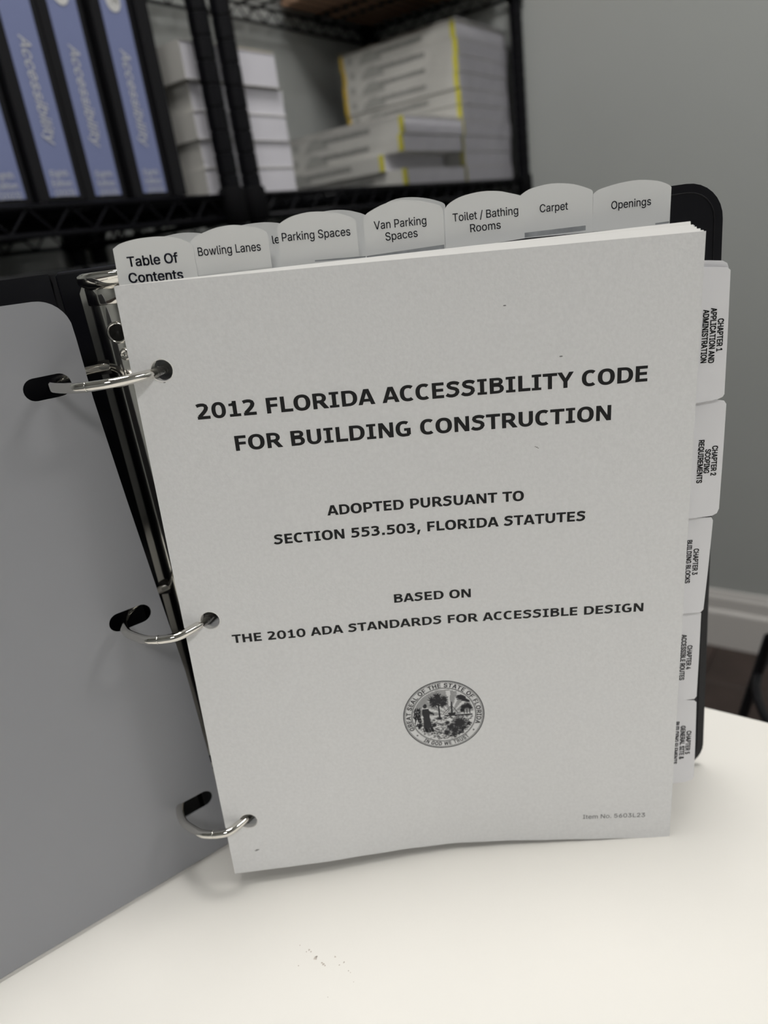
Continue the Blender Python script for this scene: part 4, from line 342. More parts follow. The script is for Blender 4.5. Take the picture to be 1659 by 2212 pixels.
def holed_sheet(g, w, h, off, shear=0.0, du=0.0, step=9.0, hr=HR, top=0.0, curl=0.0):
    us = [0, HU - 6, HU + 6]; n = max(2, round((w - HU - 6) / step)); us += [HU + 6 + (w - HU - 6) * i / n for i in range(1, n + 1)]
    vs_ = [0]; last = 0
    for c in HV:
        n = max(1, round((c - 6 - last) / step)); vs_ += [last + (c - 6 - last) * i / n for i in range(1, n + 1)] + [c + 6]; last = c + 6
    n = max(1, round((h - last) / step)); vs_ += [last + (h - last) * i / n for i in range(1, n + 1)]
    vs_ = [v + (top * (1 - v / 20) if v < 20 else 0) for v in vs_]
    if curl: vs_ = [0, 0.7, 1.5] + vs_[1:]
    P = lambda u, v: leaf(u + du, v - shear * u, off + curl * (max(0, 2.4 - v) / 2.4) ** 2)
    base = len(g.v); nu = len(us); g.v += [P(u, v) for v in vs_ for u in us]
    for j in range(len(vs_) - 1):
        for i in range(nu - 1):
            a, b, c, d = base + j * nu + i, base + j * nu + i + 1, base + (j + 1) * nu + i + 1, base + (j + 1) * nu + i
            if i == 1 and any(abs(vs_[j] - (q - 6)) < 0.01 for q in HV):
                cv = vs_[j] + 6; k0 = len(g.v); K = 24
                g.v += [P(HU + hr * math.cos(2 * PI * (k - 3) / K), cv + hr * math.sin(2 * PI * (k - 3) / K)) for k in range(K)]
                cor = (b, c, d, a)                                   # corners met clockwise after angles -45, 45, 135, 225
                for k in range(K):
                    q = cor[(k // 6) % 4] if k % 6 < 3 else cor[(k // 6 + 1) % 4]
                    g.f.append((k0 + k, k0 + (k + 1) % K, q))
                for i4 in range(4): g.f.append((cor[i4], k0 + i4 * 6 + 3, cor[(i4 + 1) % 4]))
            else: g.f.append((a, b, c, d))
    return g
def print_line(parent, name, s, A, B, cap, off, m, face=sans, bold=0.0, rel=(0, 0, 0), xs=None):
    """lettering whose baseline runs from A to B (u, v) on the leaf at depth off"""
    V, F = face(s, bold); x0 = min(v[0] for v in V); x1 = max(v[0] for v in V)
    e = (B[0] - A[0], B[1] - A[1]); L = math.hypot(*e); e = (e[0] / L, e[1] / L); up = (e[1], -e[0]); k = L / (x1 - x0) if xs is None else xs
    g = G(); g.add([leaf(A[0] + e[0] * (x - x0) * k + up[0] * y * cap, A[1] + e[1] * (x - x0) * k + up[1] * y * cap, off - 0.13) for x, y in V], F)
    return obj(name, g, m, parent, rel)

# ================================================================ the room
FZ = -TZ; CZ = 2000.0; X0, X1, Y0, Y1 = -4700.0, 16.0, -4300.0, 392.0
def room_obj(name, g, m, parent=None, at=(0, 0, 0), **k):
    o = obj(name, g, m, parent, at, **k)
    if not parent: put_room(o, *at)
    return o
fl = struct(room_obj('floor', G().box(X0, X1, Y0, Y1, FZ - 40, FZ - 14), M['sub']))
pw, ph = 182.0, 1220.0; meshes = {}
nx = int((X1 - X0) // pw)
for i in range(nx + 1):
    y = Y0 - (i * 431 % 1220)
    while y < Y1:
        a, b = max(y, Y0), min(y + ph, Y1); xa, xb = X0 + i * pw, min(X0 + (i + 1) * pw, X1)
        if b - a > 20 and xb - xa > 20:
            key = (round(xb - xa), round(b - a))
            if key not in meshes:
                g = G(); w_, h_ = (xb - xa) / 2 - 0.8, (b - a) / 2 - 0.8; c = 1.5
                g.add([(-w_, -h_, -12), (w_, -h_, -12), (w_, h_, -12), (-w_, h_, -12), (-w_, -h_, -c), (w_, -h_, -c), (w_, h_, -c), (-w_, h_, -c),
                       (-w_ + c, -h_ + c, 0), (w_ - c, -h_ + c, 0), (w_ - c, h_ - c, 0), (-w_ + c, h_ - c, 0)],
                      [(0, 3, 2, 1), (8, 9, 10, 11)] + [(k, (k + 1) % 4, 4 + (k + 1) % 4, 4 + k) for k in range(4)] + [(4 + k, 4 + (k + 1) % 4, 8 + (k + 1) % 4, 8 + k) for k in range(4)])
                p = obj('floor_plank', g, M['plank'], fl); meshes[key] = p.data
            else:
                p = bpy.data.objects.new('floor_plank', meshes[key]); C0.objects.link(p); p.parent = fl
            p.location = ((xa + xb) / 2000, (a + b) / 2000, FZ / 1000)
        y += ph
struct(room_obj('ceiling', G().box(X0, X1, Y0, Y1, CZ, CZ + 30), M['ceiling']))
struct(room_obj('wall_back', G().box(X0, X1 + 100, Y1, Y1 + 100, FZ - 40, CZ + 30), M['wall']))
struct(room_obj('wall_right', G().box(X1, X1 + 100, Y0, Y1, FZ - 40, CZ + 30), M['wall']))
struct(room_obj('wall_left', G().box(X0 - 100, X0, Y0, Y1 + 100, FZ - 40, CZ + 30), M['wall']))
struct(room_obj('wall_front', G().box(X0 - 100, X1 + 100, Y0 - 100, Y0, FZ - 40, CZ + 30), M['wall']))
prof = [(0, 0), (15, 0), (15, 92), (12, 97), (9, 99), (9, 128), (7, 134), (5, 137), (5, 145), (3, 148), (0, 148)]
def baseboard(name, p, q, nx_, ny_):
    g = G(); n = len(prof)
    for e in (p, q): g.v += [(e[0] + nx_ * d, e[1] + ny_ * d, FZ + z) for d, z in prof]
    g.f += [(i, (i + 1) % n, n + (i + 1) % n, n + i) for i in range(n)] + [tuple(range(n)), tuple(range(n, 2 * n))[::-1]]
    return struct(room_obj(name, g, M['trim'], fix=True))
baseboard('baseboard_right', (X1, Y0), (X1, Y1), -1, 0)
baseboard('baseboard_back', (X0, Y1), (X1 - 15, Y1), 0, -1)

# ceiling light panels; two are added, unseen, to brighten shelf fronts and page
for (lx, ly, lab) in ((LX, LY, 'square white ceiling light panel above the table'), (-480, LY - 2240, 'added square white ceiling light panel behind the camera, brightening the shelf fronts'),
                      (-3100, -1800, 'added square white ceiling light panel far behind the camera, brightening the page')):
    t = thing('ceiling_light', lab, 'ceiling light', (0, 0, 0), 0, 'ceiling light panels'); put_room(t, lx, ly, CZ - 30)
    g = G()
    for a in ((-310, 310, -310, -290), (-310, 310, 290, 310), (-310, -290, -290, 290), (290, 310, -290, 290)): g.box(a[0], a[1], a[2], a[3], -6, 28)
    obj('frame', g, M['fixture'], t)
    obj('diffuser', G().box(-290, 290, -290, 290, 2, 8), M['panel'], t)

# ================================================================ the table
t = thing('table', 'white laminate table the open binder stands on', 'table'); TX, TY = -1616, -880; put_room(t, TX, TY, -TZ)
top = obj('tabletop', G().box(-380, 380, -760, 760, TZ - 28, TZ), M['laminate'], t); bevel(top, 2.0, 3)
for a in ((380, 381.2, -759, 759), (-381.2, -380, -759, 759)): obj('edge_band', G().box(a[0], a[1], a[2], a[3], TZ - 26, TZ - 2.2), M['edge'], t)
for a in ((-379, 379, 760, 761.2), (-379, 379, -761.2, -760)): obj('edge_band', G().box(a[0], a[1], a[2], a[3], TZ - 26, TZ - 2.2), M['edge'], t)
for sx in (-1, 1):
    for sy in (-1, 1):
        lg = obj('leg', G().box(sx * 340 - 22, sx * 340 + 22, sy * 710 - 22, sy * 710 + 22, 0, TZ - 28), M['leg'], t); bevel(lg, 4)
# dirt flecks in front of the binder
def onroom(wx, wy):
    dx, dy = wx - RP[0], wy - RP[1]; c, s = math.cos(ROT), math.sin(ROT); return (c * dx + s * dy - TX, -s * dx + c * dy - TY)
g = G(); rs = random.Random(3)
for wx, wy, r in ((34.3, -36.2, 0.35), (38.8, -39.0, 0.5), (39.7, -40.0, 0.4), (37.6, -39.7, 0.3), (41.8, -43.3, 0.9), (42.4, -42.5, 0.5), (44.9, -45.8, 0.5), (45.7, -46.6, 0.6), (46.4, -47.3, 0.4), (50.8, -43.7, 0.5), (54.8, -46.8, 0.5), (52.8, -47.8, 0.35), (56.9, -50.9, 0.35), (57.8, -51.8, 0.2), (59.2, -56.1, 0.2), (48.4, -61.4, 0.25), (34.6, -45.9, 0.3)):
    cx, cy = onroom(wx, wy); n = 7
    g.add([(cx + r * rs.uniform(.5, 1.2) * math.cos(2 * PI * k / n), cy + r * rs.uniform(.5, 1.2) * math.sin(2 * PI * k / n), TZ + 0.06) for k in range(n)], [tuple(range(n))])
o = obj('dirt_flecks', g, M['smudge'], t); o['kind'] = 'stuff'

# ================================================================ the binder
HL = (-27.0, 50.0); CA = math.radians(36.5); CH = 295.5
binder = thing('ring_binder', 'open black three-ring binder standing upright on the white table', 'binder', (HL[0], HL[1], 0)); RB = (HL[0], HL[1], 0)
def rounded(w, h, r, corners=(0, 1, 1, 0), n=8):
    """outline (x along, z up) with corner radii at bottom-left, bottom-right, top-right, top-left"""
    out = []
    for k, (cx, cz, a0) in enumerate(((0, 0, 180), (w, 0, 270), (w, h, 0), (0, h, 90))):
        rr = r * corners[k] + 0.01
        px = cx + (rr if cx == 0 else -rr); pz = cz + (rr if cz == 0 else -rr)
        for i in range(n + 1):
            a = math.radians(a0 + 90 * i / n); out.append((px + rr * math.cos(a), pz + rr * math.sin(a)))
    return out
def board(name, org, ang, w, r, corners, th, m=M['vinyl'], z0=0.0, h=CH, bev=1.1):
    o2 = rounded(w, h, r, corners); dx, dy = math.cos(ang), math.sin(ang); nx_, ny_ = -dy, dx; n = len(o2); g = G()
    for s_ in (0, th): g.v += [(org[0] + dx * a + nx_ * s_, org[1] + dy * a + ny_ * s_, z0 + z) for a, z in o2]
    g.f += [tuple(range(n)), tuple(range(n, 2 * n))[::-1]] + [((i + 1) % n, i, n + i, n + (i + 1) % n) for i in range(n)]
    o = obj(name, g, m, binder, RB, fix=True); bevel(o, bev, 3, 40)
    for p in o.data.polygons: p.use_smooth = False
    return o
# left cover runs from the left hinge towards the camera
board('front_cover', (HL[0] - 1.5 * math.cos(CA), HL[1] - 1.5 * math.sin(CA)), CA + PI, 262, 14, (0, 1, 1, 0), -2.8)
SP = (HL[0] + 50, HL[1] + 2)
board('spine', (HL[0] + 1.2, HL[1] - 1.2), math.atan2(2, 50), 47.6, 2, (1, 1, 1, 1), 2.8)
BA = math.atan2(45.0 - SP[1], 250 - SP[0])
board('back_cover', (SP[0] + 1.5, SP[1] - 1.2), BA, 226.5, 15, (0, 1, 1, 0), 3.0, bev=1.4)
for hx, hy in ((HL[0] - 0.6, HL[1] + 0.6), (SP[0] + 0.2, SP[1] + 0.4)):     # creased vinyl hinges
    g = G(); g.tube([(hx, hy + 3.0, 0.6), (hx, hy + 3.0, CH - 0.6)], 2.9, 12); obj('hinge', g, M['matt'], binder, RB, smooth=True)
# welded seam along the covers' rims
def seam(org, ang, w, s_, c):
    o2 = rounded(w - 7, CH - 7, 11, c, 6); dx, dy = math.cos(ang), math.sin(ang); nx_, ny_ = -dy * s_, dx * s_
    pts = [(org[0] + dx * (a + 3.5) + nx_, org[1] + dy * (a + 3.5) + ny_, z + 3.5) for a, z in o2]
    obj('seam', G().tube(pts, 0.35, 6, closed=True), M['vinyl2'], binder, RB, smooth=True)
seam((SP[0] + 1.5, SP[1] - 1.2), BA, 226.5, 0.0, (0, 1, 1, 0))
# ring mechanism
MX, MY = -4.2, 48.9
mech = obj('ring_mechanism', G(), M['chrome'], binder, RB); bpy.data.objects.remove(mech)
prof2 = [(-13, 0), (-13, -1.2), (-9.6, -1.6), (-8.2, -2.6), (-6.5, -4.4), (-3.5, -5.9), (0, -6.4), (3.5, -5.9), (6.5, -4.4), (8.2, -2.6), (9.6, -1.6), (13, -1.2), (13, 0)]
g = G(); n = len(prof2); zs = [6, 9, 286, 289]; sc = [0.86, 1, 1, 0.86]
for z, s_ in zip(zs, sc): g.v += [(MX + a * s_, MY + b * s_, z) for a, b in prof2]
for k in range(3): g.f += [(k * n + i, k * n + (i + 1) % n, (k + 1) * n + (i + 1) % n, (k + 1) * n + i) for i in range(n)]
g.f += [tuple(range(n))[::-1], tuple(range(3 * n, 4 * n))]
mech = obj('ring_mechanism', g, M['chrome'], binder, RB, fix=True, smooth=True); bevel(mech, 0.3, 2, 35)
g = G(); g.extrude([(MX + a * 1.07, MY + b * 1.12 - 0.2) for a, b in prof2[2:-2]], 280.5, 288); o = obj('end_sleeve', g, M['chrome'], mech, RB, fix=True, smooth=True); bevel(o, 0.5, 2, 35)
# release lever: a wide chrome lip over the top of the mechanism
g = G()
for z, k, yo in ((286.5, 0.78, 0), (288, 0.98, -1.5), (289.2, 1.12, -2.6), (291.2, 1.16, -3.6), (292.6, 1.10, -4.4), (293.6, 0.94, -4.6)):
    g.v += [(MX + 10.6 * k * math.cos(2 * PI * i / 28) + 1.2, MY - 3.4 + yo * 0.5 + 4.6 * k * math.sin(2 * PI * i / 28), z) for i in range(28)]
g.f += [(k * 28 + i, k * 28 + (i + 1) % 28, (k + 1) * 28 + (i + 1) % 28, (k + 1) * 28 + i) for k in range(5) for i in range(28)] + [tuple(range(28))[::-1], tuple(range(140, 168))]
obj('release_lever', g, M['chrome'], mech, RB, smooth=True)
RZ = (255.0, 147.0, 39.5)
for z in (268.8, 24.0):           # hollow mounting rivet
    g = G(); g.lathe([(4.6, 1.5), (4.6, -0.2), (4.2, -0.9), (3.7, -0.9), (3.5, -0.3)], 24, (MX + 0.6, MY - 6.2, z), 'y'); obj('rivet_collar', g, M['chrome'], mech, RB, smooth=True, fix=True)
    g = G(); g.lathe([(3.5, -0.35), (3.4, -0.3), (1.9, 0.2), (1.7, -0.1), (1.2, 0.1)], 20, (MX + 0.6, MY - 6.2, z), 'y'); obj('rivet_hollow', g, M['hole'], mech, RB, smooth=True)
g = G(); g.lathe([(2.6, 1.0), (2.6, -0.1), (2.2, -0.6), (1.6, -0.6), (1.2, -0.2), (0.6, -0.5)], 18, (MX + 1.6, MY - 6.3, RZ[0] + 4.6), 'y'); obj('rivet', g, M['chrome'], mech, RB, smooth=True)
# rings: each is two half hoops that meet in front
def catmull(P, n=6):
    out = []
    for i in range(len(P) - 1):
        p0, p1, p2, p3 = P[max(i - 1, 0)], P[i], P[i + 1], P[min(i + 2, len(P) - 1)]
        for k in range(n):
            t = k / n; out.append(tuple(0.5 * ((2 * p1[j]) + (-p0[j] + p2[j]) * t + (2 * p0[j] - 5 * p1[j] + 4 * p2[j] - p3[j]) * t * t + (-p0[j] + 3 * p1[j] - 3 * p2[j] + p3[j]) * t ** 3) for j in range(len(p1))))
    return out + [tuple(P[-1])]
for rz, dx in zip(RZ, (4.6, 0.6, 0.0)):
    L = [(-12.5, 47.2), (-16.5, 44.6), (-20.5, 40), (-23.6, 34), (-25.2, 27), (-25.2, 20), (-23.6, 12.5), (-19.8, 5.2), (-14.5, 0.4), (-9.0, -3.3), (-5.5, -4.4), (-3.1, -4.75)]
    Rr = [(-2.9, -4.78), (-1, -4.9), (4.2 + dx * .4, -4.2), (9.0 + dx * .8, 0.2), (13.2 + dx, 6.0), (15.4 + dx, 12), (16.6 + dx, 20), (16.2 + dx * .8, 29), (12.5 + dx * .5, 38), (7.5 + dx * .2, 44.2), (4.5, 47.2)]
    for P in (L, Rr):
        pts = [(a, b, rz) for a, b in catmull(P, 6)]
        rg = obj('ring', G().tube(pts, 1.95, 14), M['chrome'], binder, RB, smooth=True)
    g = G()
    for sx in (-1, 1): g.box(MX + sx * 9.6 - 2.6, MX + sx * 9.6 + 2.6, MY - 3.4, MY - 0.6, rz - 3.0, rz + 3.0)
    obj('ring_slot', g, M['hole'], mech, RB)

# ================================================================ sheet lifter hanging on the rings over the left cover
SB = (-10.2, 26.5); SA = math.radians(34.33)
def lif(a, z): return (SB[0] + math.cos(SA) * a, SB[1] + math.sin(SA) * a, z)
edge = [(2.6, 2.2), (3.0, 38), (2.5, 110), (0.2, 151), (-2.5, 203), (-4.4, 246), (-4.5, 270)]
g = G(); out = list(edge)
for i in range(1, 9):
    a = math.radians(90 * i / 8); out.append((-16.5 + 12 * math.cos(a), 274 + 12.2 * math.sin(a)))
out += [(-216, 288.5), (-212, 2.2)]
bm = bmesh.new()
def loop(pts): 
    vs_ = [bm.verts.new(p) for p in pts]; return [bm.edges.new((vs_[i], vs_[(i + 1) % len(vs_)])) for i in range(len(vs_))]
es = loop([(a, 0, z) for a, z in out])
for cz, a0, a1 in ((254.0, -29.0, -10.8), (147.3, -24.2, -5.2), (36.4, -19.4, -0.8)):
    r = 4.5; pts = []
    for i in range(13): a = math.radians(-90 + 180 * i / 12); pts.append((a1 - r + r * math.cos(a), 0, cz + r * math.sin(a)))
    for i in range(13): a = math.radians(90 + 180 * i / 12); pts.append((a0 + r + r * math.cos(a), 0, cz + r * math.sin(a)))
    es += loop(pts)
bmesh.ops.triangle_fill(bm, use_beauty=True, edges=es)
g = G(); g.v = [lif(v.co.x, v.co.z) for v in bm.verts]; bm.verts.index_update(); g.f = [tuple(v.index for v in f.verts) for f in bm.faces]; bm.free()
o = tag(obj('sheet_lifter', g, M['lifter'], None, (-10, 26, 2), fix=True), 'large grey plastic sheet with three oblong slots, over the left cover', 'sheet lifter'); solid(o, 0.8)

# ================================================================ loose leaves
def sheet_thing(name, label, cat, g, m, group, th=0.12):
    base = leaf(0, 279.4, 0); o = obj(name, g, m, None, base, fix=True); solid(o, th, 0); es = o.modifiers.new('split', 'EDGE_SPLIT'); es.split_angle = math.radians(35); tag(o, label, cat, group)
    for p in o.data.polygons: p.use_smooth = True
    return o, base
g = holed_sheet(G(), 215.7, 279.5, 0.0, step=5.0); page, PB = sheet_thing('title_page', 'front white sheet printed 2012 Florida Accessibility Code with a round seal', 'page', g, M['paper'], None)
# torn paper lip round each punched hole
for hv in HV:
    g = G(); K = 24; rl = random.Random(int(hv))
    for k in range(K):
        a = 2 * PI * k / K; rr = HR + 0.25 + rl.uniform(0, 0.45)
        for r_, o_ in ((HR - 0.05, 0.05), (HR + 0.12, -0.32), (rr, -0.08)): g.v.append(leaf(HU + r_ * math.cos(a), hv + r_ * math.sin(a), o_))
    for k in range(K):
        for q in (0, 1): a, b = 3 * k + q, 3 * ((k + 1) % K) + q; g.f.append((a, a + 1, b + 1, b))
    obj('hole_rim', g, M['paper2'], page, PB, smooth=True)
for s, A, B, cap in (('2012 FLORIDA ACCESSIBILITY CODE', (21.7, 51.7), (196.5, 52.65), 6.1), ('FOR BUILDING CONSTRUCTION', (34.5, 65.5), (182.8, 66.75), 6.05),
                     ('ADOPTED PURSUANT TO', (67.2, 96.3), (148.0, 97.5), 4.35), ('SECTION 553.503, FLORIDA STATUTES', (43.7, 106.7), (173.2, 108.5), 4.35),
                     ('BASED ON', (91.2, 139.4), (124.4, 139.95), 4.1), ('THE 2010 ADA STANDARDS FOR ACCESSIBLE DESIGN', (19.5, 150.9), (198.5, 152.9), 4.1)):
    print_line(page, 'printed_line', s, A, B, cap, 0, M['ink'], heavy, rel=PB)
print_line(page, 'printed_line', 'Item No. 5603L23', (173.7, 266.4), (203.4, 266.3), 2.45, 0, M['ink5'], sans, 0, rel=PB)['label'] = 'small pale item number'
# pencil specks
g = G()
for u, v, r in ((11.6, 36.2, .35), (153.0, 75.0, .22), (153.6, 75.3, .3), (154.1, 75.7, .22), (12.4, 266.7, .5), (13.2, 266.3, .6), (142.4, 19.6, .4), (163.3, 40.2, .45)):
    g.add([leaf(u + r * 1.6 * math.cos(k * PI / 3), v + r * .6 * math.sin(k * PI / 3), -0.1) for k in range(6)], [tuple(range(6))])
o = obj('specks', g, M['ink3'], page, PB); o['kind'] = 'stuff'

# the seal
SC = (109.2, 200.3); SR = 18.8
def sp(x, y, k=14.3, off=-0.13): return leaf(SC[0] + x * k, SC[1] - y * k, off)
def annulus(g, r0, r1, n=72):
    for k in range(n):
        a, b = 2 * PI * k / n, 2 * PI * (k + 1) / n
        g.add([sp(r0 * math.cos(a), r0 * math.sin(a), 1), sp(r1 * math.cos(a), r1 * math.sin(a), 1), sp(r1 * math.cos(b), r1 * math.sin(b), 1), sp(r0 * math.cos(b), r0 * math.sin(b), 1)], [(0, 1, 2, 3)])
seal = G(); annulus(seal, 18.35, 18.8); annulus(seal, 14.55, 14.75)
for k in range(150):
    a = 2 * PI * k / 150
    for rr in (17.95, 14.95):
        w_ = .22 if rr > 16 else .17
        seal.add([sp((rr + w_ * i) * math.cos(a + j), (rr + w_ * i) * math.sin(a + j), 1) for i, j in ((-1, -.011), (1, -.011), (1, .011), (-1, .011))], [(0, 1, 2, 3)])
seal = obj('seal', seal, M['ink4'], page, PB); seal['label'] = 'round engraved state seal'
def ring_text(s, a_start, a_end, r, h, inside=False, name='seal_lettering'):
    V, F = sans(s, 0.022, 0.06); w_ = max(v[0] for v in V); g = G(); vs_ = []
    for x, y in V:
        t_ = x / w_; a = math.radians(a_start + (a_end - a_start) * t_); rr = (r + y * h) if not inside else (r + h - y * h)
        vs_.append(sp(rr * math.cos(a), rr * math.sin(a), 1, -0.15))
    g.add(vs_, F); return obj(name, g, M['ink4'], seal, PB)
ring_text('GREAT SEAL OF THE STATE OF FLORIDA', 206, -22, 15.35, 2.05)
ring_text('IN GOD WE TRUST', 233, 311, 15.35, 1.9, True)
for a in (218, 325):
    g = G()
    for k in range(5):
        b = math.radians(72 * k + a); g.add([sp(16.4 * math.cos(math.radians(a)) + q * math.cos(b + d), 16.4 * math.sin(math.radians(a)) + q * math.sin(b + d), 1) for q, d in ((.7, 0), (.25, .6), (0, 0), (.25, -.6))], [(0, 1, 2, 3)])
    obj('seal_star', g, M['ink4'], seal, PB)
ART = G(); ra = random.Random(11)
def inside_(x, y): return x * x + y * y < 0.985
def stroke(x0, y0, x1, y1, w0, w1=None):
    w1 = w0 if w1 is None else w1
    if not (inside_(x0, y0) and inside_(x1, y1)): return
    dx, dy = x1 - x0, y1 - y0; l = math.hypot(dx, dy) or 1; nx_, ny_ = -dy / l, dx / l
    ART.add([sp(x0 + nx_ * w0, y0 + ny_ * w0), sp(x1 + nx_ * w1, y1 + ny_ * w1), sp(x1 - nx_ * w1, y1 - ny_ * w1), sp(x0 - nx_ * w0, y0 - ny_ * w0)], [(0, 1, 2, 3)])
def burst(cx, cy, r, n, w_, a0=0, a1=360, inner=0.0, jit=0.25):
    for k in range(n):
        a = math.radians(a0 + (a1 - a0) * (k + ra.uniform(-.4, .4)) / n); q = r * ra.uniform(1 - jit, 1)
        stroke(cx + inner * math.cos(a), cy + inner * math.sin(a), cx + q * math.cos(a), cy + q * math.sin(a), w_, w_ * .25)
y = 0.95                                    # engraved sky, cut by the sun's rays
while y > 0.02:
    x = -math.sqrt(max(0, .96 - y * y))
    while x < math.sqrt(max(0, .96 - y * y)) - .03:
        a = math.degrees(math.atan2(y + .02, x - .2)); ray = (a % 22) < 8 and math.hypot(x - .2, y) < .95
        if not ray: stroke(x, y, x + .034, y, .009)
        x += .034
    y -= .042
for (cx, cy, r, n) in ((-.17, .74, .17, 22), (-.35, .62, .17, 20), (.04, .62, .17, 20), (-.28, .46, .18, 20), (.0, .44, .18, 20), (-.15, .56, .2, 26)): burst(cx, cy, r, n, .022)
stroke(-.15, .45, -.13, -.18, .022, .03); burst(-.13, -.16, .12, 14, .012, 0, 180)
for k in range(60):                          # cloud bank
    x = ra.uniform(.38, .82); yy = .62 + (x - .55) * -.25 + ra.uniform(-.1, .1); stroke(x, yy, min(x + .2, .86), yy - .02, .016)
for k in range(90):                          # left shrubs
    x, yy = ra.uniform(-.97, -.74), ra.uniform(-.4, .3); stroke(x, yy, x + ra.uniform(-.04, .04), yy + .08, .014)
# standing figure
for pts in ([(-.66, .42), (-.6, .5), (-.53, .46), (-.53, .36), (-.58, .32), (-.64, .34)], [(-.68, .3), (-.48, .3), (-.44, .12), (-.46, -.02), (-.66, -.02), (-.7, .12)],
            [(-.66, -.02), (-.46, -.02), (-.4, -.46), (-.68, -.46)], [(-.48, .24), (-.3, .08), (-.32, .03), (-.5, .12)]):
    ART.add([sp(*p, off=-.14) for p in pts], [tuple(range(len(pts)))])
for k in range(34): x = ra.uniform(-.72, -.38); stroke(x, -.44, x + .05, -.62, .010)
for a in (-.02, -.03, -.045): stroke(.02, a, .93, a - .01, .012)       # far shore, boat and rigging
stroke(.27, .5, .27, 0, .018, .03); stroke(.27, .36, -.02, .04, .009); stroke(.27, .36, .46, .04, .009); stroke(.27, .3, .08, .04, .007)
ART.add([sp(*p, off=-.14) for p in ((.14, .06), (.4, .06), (.36, -.03), (.18, -.03))], [(0, 1, 2, 3)])
for (cx, cy, r) in ((.66, .26, .12), (.78, .3, .14), (.88, .24, .1), (.6, .14, .08)): burst(cx, cy, r, 26, .018)
for x in (.66, .75, .84): stroke(x, .22, x + .01, 0, .014)
for (cx, cy, r, n) in ((.5, -.34, .28, 46), (.5, -.36, .2, 30), (.2, -.5, .17, 26), (.34, -.62, .2, 30), (.62, -.6, .22, 30), (.1, -.32, .1, 20), (.06, -.72, .16, 22), (.8, -.4, .12, 18), (-.32, -.36, .1, 18), (-.84, -.38, .13, 18), (.3, -.8, .14, 18), (.5, -.76, .14, 18)): burst(cx, cy, r, n, .017)
stroke(.5, -.35, .5, -.62, .025)
for k in range(620):                         # engraved ground
    x, yy = ra.uniform(-.9, .95), ra.uniform(-.95, -.06); l = ra.uniform(.03, .09); stroke(x, yy, x + l, yy + ra.uniform(-.03, .03), .009)
obj('seal_engraving', ART, M['ink4'], seal, PB)['label'] = 'engraved palm, figure, sun rays and palmetto'

# sheets whose corners step out behind the title page
for k, (cu, cv) in enumerate(((215.4, -0.35), (214.4, -1.0), (213.2, -1.7), (212.2, -2.5), (211.3, -3.7))):
    w_ = 211.5; g = holed_sheet(G(), cu - (0.4 + 0.25 * k), 279.0, 0.6 + 0.5 * k, shear=-cv / cu, du=0.3 + 0.25 * k, step=22.0, hr=HR + 0.6, curl=0.55)
    sheet_thing('paper_sheet', 'white sheet directly behind the title page' if k == 0 else 'white sheet, %s behind the title page, corner stepping out at top right' % ('second', 'third', 'fourth', 'fifth')[k - 1], 'page', g, M['paper3'], 'loose sheets behind the title page')

